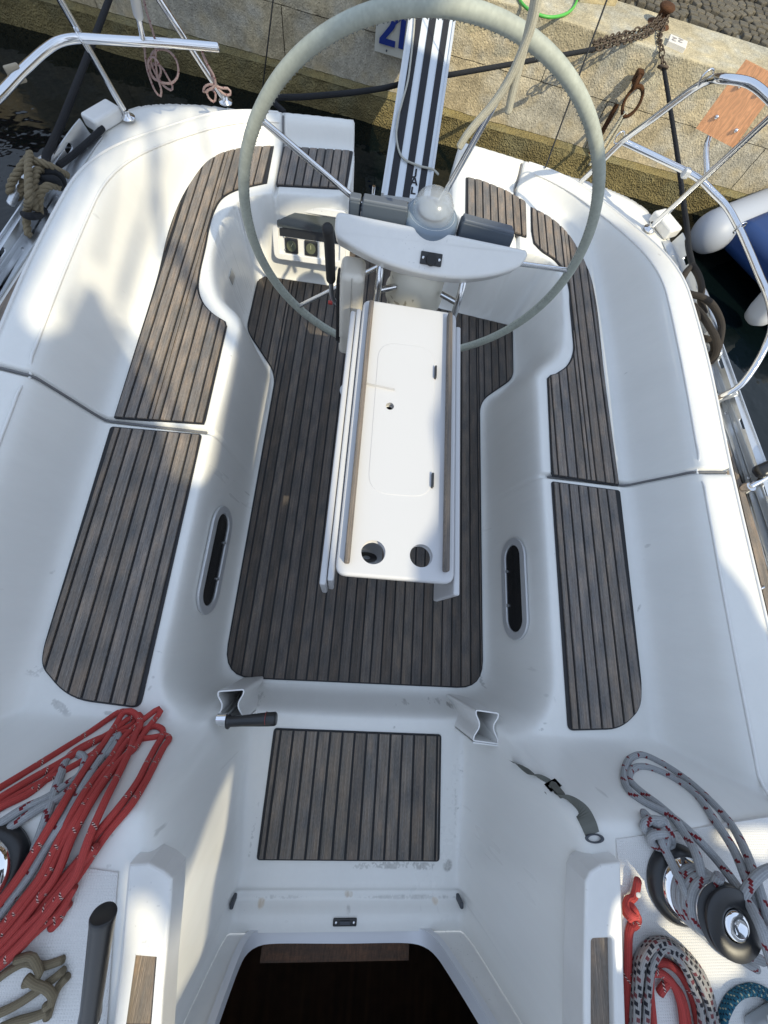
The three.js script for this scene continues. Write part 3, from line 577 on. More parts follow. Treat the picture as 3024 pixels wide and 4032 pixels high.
// ---------------------------------------------------------------- engine control beside the pedestal
{
  const e = thing('engine_control', 'cream engine control box with black throttle lever beside the pedestal', 'engine control');
  const b = new RoundedBoxGeometry(.085, .40, .105, 4, .022); { const P = b.attributes.position; for (let i = 0; i < P.count; i++) { const t = (P.getY(i) + .2) / .4; P.setZ(i, P.getZ(i) * (.72 + .28 * t)); } b.computeVertexNormals(); }
  const bx_ = mesh('housing', b.translate(-.177, .52, -1.175), M.cream, e);
  mesh('seam', box(.0025, .37, .094, -.177, .527, -1.170), std(lin(.45, .42, .37), .6), e);
  mesh('boot', new RoundedBoxGeometry(.012, .28, .075, 2, .005).translate(-.226, .53, -1.18), M.rubber, e);
  mesh('label', box(.004, .02, .012, -.215, .43, -1.118), M.rubber, e);
  const piv = atX(722, 655, -.245), top = atX(711, 520, -.250), tip = atX(708, 495, -.25);
  mesh('lever', tube([V(-.235, piv.y, piv.z), V(-.250, piv.y + .02, piv.z), V(-.252, lerp(piv.y, top.y, .45), lerp(piv.z, top.z, .45)), top], .0085, { k: 12 }), M.alu, e);
  mesh('grip', tube([V(-.252, lerp(piv.y, top.y, .45), lerp(piv.z, top.z, .45)), V(-.251, lerp(piv.y, top.y, .7), lerp(piv.z, top.z, .7)), top, tip], .0165, { k: 14, cap: 1 }), M.rubber, e);
  mesh('button', cyl(V(-.252, piv.y, piv.z), V(-.268, piv.y, piv.z), .007), std(lin(.45, .03, .02), .4), e);
}
// ---------------------------------------------------------------- cockpit table
{
  const t = thing('cockpit_table', 'long white cockpit table with teak rails, two cup holes and folded leaves', 'table');
  const H = .71, x0 = -.131, x1 = .187, z0 = -1.052, z1 = -.136;
  const circ = (x, z, r, n = 36) => Array.from({ length: n }, (_, i) => [x + Math.cos(i / n * 6.28318) * r, z + Math.sin(i / n * 6.28318) * r]);
  const lidO = roundPoly([[-.074, -.892], [.121, -.897], [.126, -.368], [-.071, -.363]].map(p => p), .07, 10);
  const cups = [[-.036, -.203, .0405], [.094, -.205, .0395]];
  mesh('table_top', prism(roundPoly([[x0, z0], [x1, z0], [x1, z1], [x0, z1]], .03, 8), H - .030, H, { bevel: .008, holes: [lidO, ...cups.map(c => circ(...c))] }), M.plastic, t);
  const lid = mesh('hatch_lid', prism(inset(lidO, .0045), H - .022, H + .0012, { bevel: .003, holes: [circ(-.019, -.654, .0155, 24)] }), M.plastic, t);
  for (const z of [-.795, -.425]) mesh('hinge', new RoundedBoxGeometry(.006, .014, .045, 2, .002).translate(.118, H + .005, z), M.black, lid);
  mesh('pull_tab', (() => { const g = box(.088, .012, .0012); const P = g.attributes.position; return g.rotateY(-.1).translate(-.052, H + .0065, -.715); })(), M.plastic, lid);
  mesh('locker', merge([box(.22, .26, .004, .026, .545, -.335), box(.22, .26, .004, .026, .545, -.925), box(.004, .26, .59, -.086, .545, -.63), box(.004, .26, .59, .138, .545, -.63), box(.22, .004, .59, .026, .415, -.63)]), M.plastic, t);
  for (const [x, n] of [[-.104, 0], [.1595, 1]]) mesh('fiddle', new RoundedBoxGeometry(.0155, .024, .862, 3, .005).translate(x, H + .0125, -.596), M.seat[1 + n], t);
  // leaves folded down at both sides, each of two boards
  const leaf = (x, dz, hh) => new RoundedBoxGeometry(.017, hh, .90, 3, .006).translate(x, H - .012 - hh / 2, -.570 + dz);
  mesh('leaf', leaf(-.1415, 0, .22), M.plastic, t); mesh('leaf', leaf(-.1605, .012, .225), M.plastic, t);
  mesh('leaf', leaf(.1975, .012, .225), M.plastic, t);
  mesh('bottle_rack', merge([box(.10, .006, .12, -.04, .50, -.245), box(.10, .06, .006, -.04, .53, -.305)]), M.alu, t);
  mesh('grab_slot', lathe([[.012, .002], [.030, .0], [.034, .006], [.030, .012], [.014, .012]], 28).scale(1, 1, .5).translate(-.04, .506, -.225), M.black, t);
  const f = at(738, 845, 0);
  const leg = (x, z) => { mesh('leg', cyl(V(x, .008, z), V(x, .42, z), .02, .02, 20), M.alu, t); mesh('leg_flange', lathe([[0, .008], [.045, .008], [.045, .012], [.03, .018], [.021, .022]], 28).translate(x, .002, z), M.aluPaint, t); };
  leg(.026, -.40); leg(f.x + .035, f.z);
}
// ---------------------------------------------------------------- gauge panel in the seat front by the wheel
{
  const g = new THREE.Group(); g.name = 'gauge_panel'; boat.add(g);
  
  const T = (x, y) => [493.7 + x * .19842, 274.3 + y * .19842], P0 = V(0, .1, -1.825), N = V(0, .40, .917).normalize();
  const c = [[530, 880], [1210, 985], [1225, 1450], [560, 1360]].map(p => atPlane(...T(...p), P0, N));
  const ex = c[1].clone().sub(c[0]).add(c[2]).sub(c[3]).normalize(), W = (c[0].distanceTo(c[1]) + c[3].distanceTo(c[2])) / 2, Hh = (c[0].distanceTo(c[3]) + c[1].distanceTo(c[2])) / 2;
  const ctr = c.reduce((a, b) => a.add(b), V(0, 0, 0)).multiplyScalar(.25);
  const rect = (w, h, r) => { const s = new THREE.Shape(); s.moveTo(-w / 2 + r, -h / 2); s.lineTo(w / 2 - r, -h / 2); s.quadraticCurveTo(w / 2, -h / 2, w / 2, -h / 2 + r); s.lineTo(w / 2, h / 2 - r); s.quadraticCurveTo(w / 2, h / 2, w / 2 - r, h / 2); s.lineTo(-w / 2 + r, h / 2); s.quadraticCurveTo(-w / 2, h / 2, -w / 2, h / 2 - r); s.lineTo(-w / 2, -h / 2 + r); s.quadraticCurveTo(-w / 2, -h / 2, -w / 2 + r, -h / 2); return s; };
  const fr = rect(W + .05, Hh + .05, .025); fr.holes.push(rect(W + .008, Hh + .008, .012));
  mesh('frame', new THREE.ExtrudeGeometry(fr, { depth: .012, bevelEnabled: true, bevelSize: .005, bevelThickness: .006, bevelSegments: 4 }), M.gelSmooth, g);
  mesh('back_plate', box(W + .02, Hh + .02, .006, 0, 0, .001), M.gelSmooth, g);
  mesh('box', new RoundedBoxGeometry(W + .05, Hh + .05, .09, 3, .02).translate(0, 0, -.048), M.gelSmooth, g);
  mesh('black_plate', box(W * .96, Hh * .56, .006, 0, Hh * .18, .006), M.black, g);
  const cov = mesh('clear_cover', box(W * 1.0, Hh * .36, .004, 0, Hh * .30, .020), phy(lin(.16, .18, .18), .06, { transmission: .6, thickness: 0 }), g);
  for (const [x, y] of [[-.30, -.30], [.02, -.30]]) { const gg = mesh('gauge', new RoundedBoxGeometry(W * .215, W * .215, .012, 3, .009).translate(x * W, y * Hh, .008), M.black, g); mesh('dial', new THREE.CylinderGeometry(W * .078, W * .078, .004, 28).rotateX(Math.PI / 2).translate(x * W, y * Hh, .014), std(lin(.10, .11, .07), .25), gg); mesh('needle', box(.0022, W * .055, .001, 0, W * .02, 0).rotateZ(x * 2).translate(x * W, y * Hh, .0168), std(lin(.5, .48, .3), .5), gg); }
  for (const [x, y] of [[-.42, -.12], [.12, -.12], [-.42, -.42], [.3, -.42]]) mesh('screw', new THREE.SphereGeometry(.004, 8, 6).scale(1, 1, .5).translate(x * W, y * Hh, .006), M.steel, g);
  frame(g, ctr, ex, N.clone().cross(ex));
}

// ---------------------------------------------------------------- companionway sides: raised blocks with teak strips let in, non-slip panels beside them
const ribs = tex(64, 64, (x, y) => { const g = (x % 8 < 5 && y % 8 < 5) ? .85 : .45; return [g, g, g]; }, false);
M.nonslip = std(lin(.70, .69, .67), .7, { bumpMap: rep(ribs, 1, 1), bumpScale: .0015 });
for (const s of [-1, 1]) {
  const h = .752;
  const o = s < 0 ? [[278, 1868], [320, 1866], [352, 1882], [372, 1899], [369, 1960], [352, 2140], [342, 2300], [220, 2300], [244, 2212], [262, 2060]] : [[1342, 1862], [1300, 1868], [1276, 1884], [1266, 1905], [1264, 1990], [1262, 2100], [1262, 2300], [1362, 2300], [1353, 2212], [1347, 2040]];
  const ol = q(h, o), tk_ = s < 0 ? [[287, 2053], [347, 2058], [331, 2258], [258, 2258]] : [[1263.5, 2028], [1323, 2026], [1334, 2270], [1263.5, 2270]];
  const hole = s < 0 ? roundPoly(q(h, tk_), .006) : roundPoly(q(h, [[1279, 2030], [1324, 2028], [1330, 2258], [1279, 2258]]), .006);
  mesh('companionway_coaming', prism(ol, .675, h, { bevel: .006, holes: [hole] }), M.gelSmooth, boat);
  const g = prism(inset(hole, .001), h - .03, h - .016); { const P = g.attributes.position, uv = g.attributes.uv; for (let i = 0; i < P.count; i++) uv.setXY(i, P.getX(i) / .10 + .3, P.getZ(i) / .5); }
  mesh('teak_strip', g, M.trim[0], boat);
  const ns = s < 0 ? [[-60, 1840], [255, 1885], [245, 2000], [225, 2300], [-200, 2300]] : [[1331, 1813], [1500, 1790], [1659, 1765], [1800, 1745], [1800, 2300], [1358, 2300], [1350, 2050]];
  const pg = prism(q(.713, ns), .705, .7135); { const P = pg.attributes.position, uv = pg.attributes.uv; for (let i = 0; i < P.count; i++) uv.setXY(i, P.getX(i) / .04, P.getZ(i) / .04); }
  mesh('nonslip_panel', pg, M.nonslip, boat);
}
// ---------------------------------------------------------------- pockets for winch handles
function pocket(c, turn, label) {
  const o = thing('winch_handle_pocket', label, 'pocket');
  const prof = (g) => { const p = [[-.040, .045], [.040, .045], [.040, .030], [.026, .008], [.026, -.006], [.042, -.032], [.044, -.048], [-.044, -.048], [-.042, -.032], [-.026, -.006], [-.026, .008], [-.040, .030]].map(a => [a[0], -a[1]]); return g ? inset(roundPoly(p, .012, 4), g) : roundPoly(p, .012, 4); };
  mesh('body', prism(prof(0), .03, .365, { holes: [prof(.004)] }), M.gelSmooth, o);
  mesh('bottom', prism(prof(.003), .03, .06), M.gelSmooth, o);
  mesh('back_plate', box(.086, .33, .004, 0, .20, .0515), M.gelSmooth, o);
  o.position.set(c.x, 0, c.z); o.rotation.y = turn; return o;
}
pocket(V(-.412, 0, .243), .12, 'white winch handle pocket with the black handle stowed in it');
pocket(V(.405, 0, .268), -.08, 'empty white winch handle pocket at the bridge deck corner');
{
  const w = thing('winch_crank', 'winch handle with black grip stowed in the white pocket', 'winch handle', null);
  const a = atZ(497, 1575, .285), b = at(590, 1550, a.y + .01);
  const base = V(-.41, .09, .235), top = V(-.418, .40, .27);
  a.set(-.418, .405, .278);
  const bb = at(590, 1552, .42);
  mesh('arm', tube([base, V(-.414, .25, .25), top], .011, { k: 12 }), M.chrome, w);
  mesh('head', cyl(V(-.432, .405, .272), V(-.405, .408, .27), .016, .016, 22), M.chrome, w);
  const d = bb.clone().sub(a);
  mesh('grip', (() => { const g = lathe([[0, 0], [.019, 0], [.020, .006], [.0145, .012], [.015, .05], [.0175, .10], [.019, .135], [.019, .158], [.016, .163], [0, .163]], 28); const L = d.length() / .163 * .97; g.scale(1, L, 1); g.applyQuaternion(new THREE.Quaternion().setFromUnitVectors(V(0, 1, 0), d.clone().normalize())).translate(a.x + .014, a.y, a.z); return g; })(), M.black, w);
  mesh('grip_ring', (() => { const p = a.clone().addScaledVector(d, .86); return cyl(p, p.clone().addScaledVector(d, .012), .0192); })(), std(lin(.20, .03, .03), .5), w);
}
// ---------------------------------------------------------------- winches
function winch(pos, label, tilt) {
  const o = thing('winch', label, 'winch', 'winches on the coachroof');
  mesh('base', lathe([[0, 0], [.083, 0], [.085, .008], [.078, .022], [.066, .032], [0, .034]], 48), M.black, o);
  mesh('drum', lathe([[.066, .030], [.068, .036], [.060, .044], [.050, .056], [.046, .075], [.048, .096], [.056, .110], [.060, .116], [.054, .120], [0, .122]], 56), M.chrome, o);
  mesh('self_tailer', lathe([[.030, .120], [.062, .120], [.066, .126], [.052, .131], [.052, .137], [.066, .142], [.064, .150], [.040, .154], [.030, .150]], 48), M.black, o);
  mesh('cap', lathe([[.028, .146], [.026, .156], [.016, .160], [.012, .150], [0, .149]], 32), M.chrome, o);
  o.position.copy(pos); o.scale.setScalar(.9); return o;
}
winch(V(.715, .7135, .498), 'black and chrome winch with grey flecked rope wound on it');
winch(V(-.735, .7135, .476), 'black and chrome winch half covered by the red rope coil');

// ---------------------------------------------------------------- ropes
const braid = (fn, W = 256, Hh = 64) => tex(W, Hh, fn);
const weave = noise2(256, 64, 120, 501);
function ropeMat(base, flecks, len) {   // u along the rope (len metres per repeat), v round it; flecks = [u, v, du, dv, colour]
  const W = 512, Hh = 64;
  const m = tex(W, Hh, (x, y) => {
    const wv = ((Math.floor(x / 5 + y / 5.3) + Math.floor(x / 5 - y / 5.3)) & 1) ? 1 : .88; let c = base.map(v => v * wv * (.94 + .12 * weave[(y % 64) * 256 + x % 256]));
    for (const [u, v, du, dv, col] of flecks) { const a = ((x / W - u) % 1 + 1.5) % 1 - .5, b = ((y / Hh - v) % 1 + 1.5) % 1 - .5; if (Math.abs(a) < du && Math.abs(b) < dv) c = col; }
    return c;
  });
  const b = tex(W, Hh, (x, y) => { const g = ((Math.floor(x / 5 + y / 5.3) + Math.floor(x / 5 - y / 5.3)) & 1) ? .8 : .3; return [g, g, g]; }, false);
  m.repeat.set(1 / len, 1); b.repeat.set(1 / len, 1);
  return std(0xffffff, .85, { map: m, bumpMap: b, bumpScale: .0012 });
}
const helix = (n, colA, colB, du, dv, turns = 1, off = 0) => { const o = []; for (let i = 0; i < n; i++) { o.push([(i + .25) / n, (off + turns * i / n) % 1, du, dv, colA]); o.push([(i + .75) / n, (off + turns * (i + .5) / n) % 1, du, dv, colB]); } return o; };
const redF = []; for (const off of [0, .5]) for (let i = 0; i < 10; i++) { const u = i * .012 + .1 + off * .02, v = off + i * .05; redF.push([u, v, .006, .035, i & 1 ? [.10, .03, .05] : [.88, .80, .76]]); redF.push([u + .018, v, .006, .035, i & 1 ? [.86, .78, .74] : [.12, .03, .05]]); }
M.redRope = ropeMat([.75, .27, .25], redF, .11);
const grF = []; for (const [u, v] of [[.12, .1], [.20, .22], [.55, .55], [.63, .67], [.12, .6], [.20, .72], [.55, .05], [.63, .17], [.8, .4]]) { grF.push([u, v, .022, .07, [.45, .08, .12]]); grF.push([u + .035, v + .06, .018, .06, [.45, .08, .12]]); }
M.greyRope = ropeMat([.66, .67, .68], grF, .13);
const mxF = []; for (let i = 0; i < 9; i++) for (const k of [0, .33, .66]) mxF.push([i / 9 + k * .1, (k + i * .07) % 1, .034, .085, i % 3 === 2 ? [.45, .22, .24] : [.13, .13, .16]]);
M.mixRope = ropeMat([.66, .65, .64], mxF, .10);
M.beigeRope = ropeMat([.55, .50, .40], [], .1);
M.creamRope = ropeMat([.80, .78, .70], [], .1);
M.brownRope = ropeMat([.22, .195, .17], [], .1);
M.navyRope = ropeMat([.10, .11, .13], [], .1);
const teF = []; for (let i = 0; i < 12; i++) for (const k of [0, .25, .5, .75]) teF.push([i / 12 + k * .08, k + (i % 2) * .12, .022, .06, i % 3 ? [.05, .13, .20] : [.75, .74, .62]]);
M.tealRope = ropeMat([.12, .42, .52], teF, .06);
M.pinkCord = ropeMat([.72, .62, .60], [[.3, .2, .05, .2, [.5, .3, .32]], [.8, .7, .05, .2, [.5, .3, .32]]], .04);

const tile = (ox, oy, sc) => (x, y) => [(ox + x * sc) / K, (oy + y * sc) / K];
function lay(T, pts, r, off, o = {}) { // rope laid on the deck along traced points; off may be a number or a function of progress
  const P = pts.map((p, i) => { const d = T(p[0], p[1]); return onDeck(d[0], d[1], r + (p[2] ?? (typeof off === 'function' ? off(i / (pts.length - 1)) : off))); });
  return tube(P, r, { k: 9, step: .010, ...o });
}
{
  const T = tile(0, 2750, 700 / 1659), r = .0078;
  const cont = (x, y = 1659) => [[x - 150, y + 200], [x - 370, y + 480], [x - 640, y + 760], [x - 950, y + 1000]];
  const rope = thing('red_rope', 'large coil of red rope with white and black flecks draped over the winch', 'rope');
  const P = [
    [.002, [[-300, 1010], [0, 835], [280, 665], [560, 490], [830, 320], [1000, 200], [1110, 128], [1185, 122], [1240, 160], [1250, 225], [1190, 268], [1060, 325], [900, 385], [700, 490], [540, 650], [280, 880], [0, 1020], [-300, 1230]]],
    [.014, [[-300, 1120], [0, 930], [280, 760], [560, 600], [820, 440], [1060, 300], [1200, 190], [1290, 150], [1320, 200], [1280, 300], [1170, 420], [1060, 590], [900, 820], [720, 1110], [560, 1400], [430, 1659], ...cont(430)]],
    [.026, [...cont(180).reverse(), [180, 1659], [340, 1400], [520, 1100], [690, 820], [840, 590], [980, 400], [1090, 230], [1150, 135], [1220, 118], [1290, 175], [1310, 250], [1265, 340], [1200, 510], [1100, 720], [980, 960], [840, 1280], [700, 1659], ...cont(700)]],
    [.018, [...cont(380).reverse(), [380, 1659], [550, 1320], [710, 1010], [870, 760], [1030, 560], [1160, 360], [1280, 245], [1400, 150], [1480, 98], [1497, 120], [1440, 200], [1340, 330], [1250, 470], [1140, 560], [1000, 740], [840, 980], [680, 1280], [520, 1659], ...cont(520)]],
    [.008, [...cont(610).reverse(), [610, 1659], [790, 1440], [900, 1270], [1100, 1030], [1270, 800], [1370, 610], [1450, 460], [1515, 345], [1515, 290], [1450, 258], [1380, 275], [1290, 310], [1150, 320], [960, 430], [800, 620]]],
    [.004, [...cont(730).reverse(), [730, 1659], [1000, 1260], [1210, 1010], [1350, 790], [1450, 600], [1530, 450], [1578, 375], [1545, 348], [1430, 365], [1330, 380], [1200, 420], [1050, 600], [900, 850]]],
    [.0, [[-300, 1180], [0, 1000], [300, 830], [560, 700], [760, 590], [930, 480], [1100, 400]]],
  ];
  P.forEach(([off, pts]) => mesh('strand', lay(T, pts, r, off), M.redRope, rope));
  const T3 = tile(0, 3332, 700 / 1659);
  mesh('strand', lay(T3, [[-200, 1240], [0, 1090], [220, 900], [420, 720], [560, 600], [640, 470], [690, 380]], r, .01), M.redRope, rope);
  mesh('strand', lay(T3, [[-200, 1180], [0, 1010], [200, 800], [420, 590], [600, 380], [760, 160], [900, 0]], r, .02), M.redRope, rope);
  mesh('strand', lay(T3, [[480, 760], [545, 690], [590, 600], [640, 540]], r, .002), M.redRope, rope);
  const gr = thing('grey_rope', 'grey rope with dark red flecks lying under the red coil', 'rope');
  mesh('strand', lay(T, [[-200, 1290], [0, 1170], [200, 1040], [420, 940], [600, 820], [740, 720], [790, 600], [770, 540], [690, 520], [620, 570], [570, 700], [500, 900], [420, 1150], [330, 1400]], .0088, .004), M.greyRope, gr);
  mesh('strand', lay(T, [[-200, 1400], [0, 1270], [220, 1120], [400, 1010], [560, 930], [640, 860]], .0088, .002), M.greyRope, gr);
  mesh('strand', lay(T, [...cont(260).reverse(), [260, 1659], [440, 1370], [560, 1190], [740, 880], [900, 620], [1010, 460], [1080, 350], [1100, 340], [1090, 400], [1000, 540]], .0088, .012), M.greyRope, gr);
}
{ // right: grey rope led from the winch
  const T = tile(2324, 2950, 700 / 1431), r = .0094;
  const g = thing('grey_rope', 'grey rope with dark red flecks looped from the bare winch, knotted end', 'rope');
  const w = V(.715, 0, .498);
  mesh('strand', lay(T, [[1440, 1400, .13], [1330, 1040, .10], [1240, 800, .05], [1130, 600], [950, 400], [760, 235], [560, 105], [430, 48], [335, 66], [285, 140], [275, 250], [325, 350], [440, 430], [590, 505], [720, 590, .006], [860, 720, .03], [1010, 880, .05], [1150, 1060, .09], [1280, 1250, .13], [1380, 1450, .16], [1440, 1650, .15], [1500, 1850, .06]], r, .003), M.greyRope, g);
  mesh('strand', lay(T, [[1420, 1480, .12], [1260, 1060, .09], [1150, 800, .04], [1000, 570], [830, 345], [650, 222], [480, 150], [385, 142], [318, 190], [318, 250], [390, 325], [480, 395], [560, 455], [680, 565, .010], [760, 680, .02], [850, 840, .06], [900, 1020, .08], [940, 1200, .08]], r, .002), M.greyRope, g);
  mesh('strand', lay(T, [[560, 690, .016], [600, 800, .02], [680, 960, .04], [760, 1130, .07], [815, 1260, .08]], r, .004), M.greyRope, g);
  mesh('strand', lay(T, [[1470, 960, .12], [1400, 985, .13], [1330, 1040, .13], [1250, 1150, .125], [1190, 1290, .115], [1160, 1430, .10], [1180, 1560, .08], [1260, 1650, .05], [1380, 1700, .04]], r, .1), M.greyRope, g);
  mesh('strand', lay(T, [[1040, 1020, .115], [1000, 1120, .10], [1000, 1280, .09], [1040, 1440, .08], [1120, 1580, .06], [1220, 1690, .03], [1330, 1760, .01]], r, .1), M.greyRope, g);
  mesh('strand', lay(T, [[815, 1260, .08], [880, 1420, .07], [980, 1550, .05], [1100, 1640, .03], [1230, 1670, .02]], r, .1), M.greyRope, g);
  const turns = []; for (let i = 0; i <= 70; i++) { const a = i / 70 * Math.PI * 7 + 2.2; turns.push(V(w.x + Math.cos(a) * .051, .7135 + .048 + i / 70 * .044, w.z + Math.sin(a) * .051)); }
  mesh('turns', tube(turns, .0083, { k: 9, step: .008 }), M.greyRope, g);
  const k = onDeck(...T(540, 640), .014);
  const kn = (dx, dy, R, a, b) => new THREE.TorusGeometry(R, r, 10, 28).rotateX(a).rotateY(b).translate(k.x + dx, k.y + dy, k.z);
  const kp = (l) => l.map(p => { const d = T(p[0], p[1]); return onDeck(d[0], d[1], r + p[2]); });
  mesh('knot', merge([tube(kp([[435, 515, .012], [470, 555, .014], [520, 600, .022], [590, 570, .020], [600, 620, .012], [540, 660, .004], [440, 650, .002], [430, 610, .010], [500, 570, .026], [590, 590, .022], [640, 680, .012], [650, 760, .006], [580, 790, .004], [500, 760, .006], [490, 700, .016], [560, 680, .028], [610, 700, .018], [600, 800, .018]]), r, { k: 9, step: .008, cap: 1 })]), M.greyRope, g);
  // the coil of mixed rope and the red one with its knot
  const mx = thing('grey_rope', 'dark flecked grey rope coiled in an upright oval beside the winch', 'rope');
  for (let j = 0; j < 6; j++) { const e = j * 26, y = j * 14; mesh('strand', lay(T, [[300 + e * 1.0, 2500], [318 + e, 2200], [335 + e, 1950], [375 + e * .9, 1700 + y], [450 + e * .75, 1580 + y], [560 + e * .3, 1535 + y], [680 - e * .1, 1570 + y], [800 - e * .4, 1670 + y], [920 - e * .7, 1850 + y], [990 - e * .8, 2080], [1030 - e, 2300], [1040 - e, 2500]], .0072, .004 + (j % 3) * .012), M.mixRope, mx); }
  const rd = thing('red_rope', 'thin red rope with a stopper knot beside the companionway coaming', 'rope');
  mesh('strand', lay(T, [[300, 2500], [300, 2000], [305, 1700], [312, 1480], [330, 1420]], .0078, .002), M.redRope, rd);
  mesh('knot', tube([[330, 1430, .0], [370, 1410, .008], [385, 1360, .012], [350, 1330, .020], [300, 1360, .012], [290, 1310, .004], [300, 1240, .006], [350, 1290, .022], [370, 1330, .018], [320, 1330, .028], [290, 1270, .016], [310, 1210, .010], [345, 1200, .008], [370, 1130, .010], [382, 1060, .012]].map(p => { const d = T(p[0], p[1]); return onDeck(d[0], d[1], .0085 + p[2]); }), .0078, { k: 9, step: .008, cap: 1 }), M.redRope, rd);
  mesh('whipping', tube([[372, 1165, .010], [378, 1148, .011]].map(p => { const d = T(p[0], p[1]); return onDeck(d[0], d[1], .0085 + p[2]); }), .0083, { k: 10 }), std(lin(.7, .68, .62), .7), rd);
  const rd2 = thing('red_rope', 'red rope lying inside the dark flecked coil', 'rope');
  mesh('strand', lay(T, [[520, 2500], [500, 2150], [480, 1900], [500, 1760], [580, 1715], [680, 1760], [770, 1880], [840, 2060], [880, 2300], [890, 2500]], .0078, .003), M.redRope, rd2);
  mesh('strand', lay(T, [[560, 1960, .006], [600, 1900], [640, 1880], [720, 1960], [770, 2120], [800, 2400]], .0078, .010), M.redRope, rd2);
  mesh('strand', lay(T, [[480, 1800], [560, 1800], [660, 1880], [730, 2050], [760, 2300]], .0078, .012), M.redRope, rd2);
  const te = thing('teal_rope', 'teal and navy rope round the grey clutch at the frame edge', 'rope');
  for (let j = 0; j < 3; j++) mesh('strand', lay(T, [[1030 + j * 14, 2400], [1050 + j * 16, 2150 + j * 14], [1120 + j * 14, 2000 + j * 18], [1220, 1930 + j * 22], [1330, 1915 + j * 22], [1431, 1955 + j * 22], [1520, 2040 + j * 20]], .0062, .002 + j * .004), M.tealRope, te);
  const cl = thing('rope_clutch', 'grey rope clutch body beneath the teal rope', 'rope clutch');
  const cp = onDeck(...T(1330, 2110), .0);
  mesh('body', new RoundedBoxGeometry(.10, .035, .10, 3, .012).rotateY(.35).translate(cp.x + .02, .733, cp.z + .03), std(lin(.45, .47, .48), .4), cl);
  mesh('lever', new RoundedBoxGeometry(.018, .012, .035, 2, .004).translate(cp.x - .005, .752, cp.z - .005), std(lin(.72, .72, .72), .4), cl);
}
{ // frayed beige line and the upright handle, lower left
  const T = tile(0, 3332, 700 / 1659);
  const b = thing('beige_rope', 'frayed beige rope ends in a tangle by the black handle', 'rope');
  for (const [off, pts] of [[.0, [[-100, 1300], [100, 1150], [250, 1080], [380, 1120], [480, 1100], [585, 1060]]], [.012, [[150, 1060], [290, 1030], [340, 1110], [370, 1180], [330, 1250], [230, 1280]]], [.018, [[250, 1230], [330, 1290], [430, 1330], [490, 1400], [470, 1470], [420, 1500]]], [.004, [[-100, 1600], [120, 1500], [280, 1400], [430, 1290], [520, 1220], [590, 1160]]], [.0, [[440, 1600], [500, 1400], [560, 1290], [630, 1215]]], [.006, [[0, 1700], [150, 1640], [330, 1590], [450, 1540]]]]) mesh('strand', lay(T, pts, .0068, off), M.beigeRope, b);
  const w = thing('winch_crank', 'winch handle with fat black rubber grip and steel collar', 'winch handle');
  const p0 = at(194, 2200, .80), p1 = at(224, 1972, .865); const d = p1.clone().sub(p0), L = d.length();
  const gq = new THREE.Quaternion().setFromUnitVectors(V(0, 1, 0), d.clone().normalize());
  mesh('grip', lathe([[0, 0], [.0155, 0], [.0165, .004], [.0155, .02], [.0165, L * .5], [.0185, L - .012], [.0192, L - .004], [.0175, L], [0, L]], 36).applyQuaternion(gq).translate(p0.x, p0.y, p0.z), M.black, w);
  const p2 = p0.clone().addScaledVector(d.clone().normalize(), -.07);
  mesh('collar', merge([cyl(p2, p0, .013, .013, 28), cyl(p0.clone().addScaledVector(d.clone().normalize(), -.016), p0.clone().addScaledVector(d.clone().normalize(), -.004), .0155, .0155, 28)]), M.steel, w);
  mesh('arm', merge([cyl(p2, V(p2.x + .01, .72, p2.z + .03), .012, .012, 16)]), M.steel, w);
}
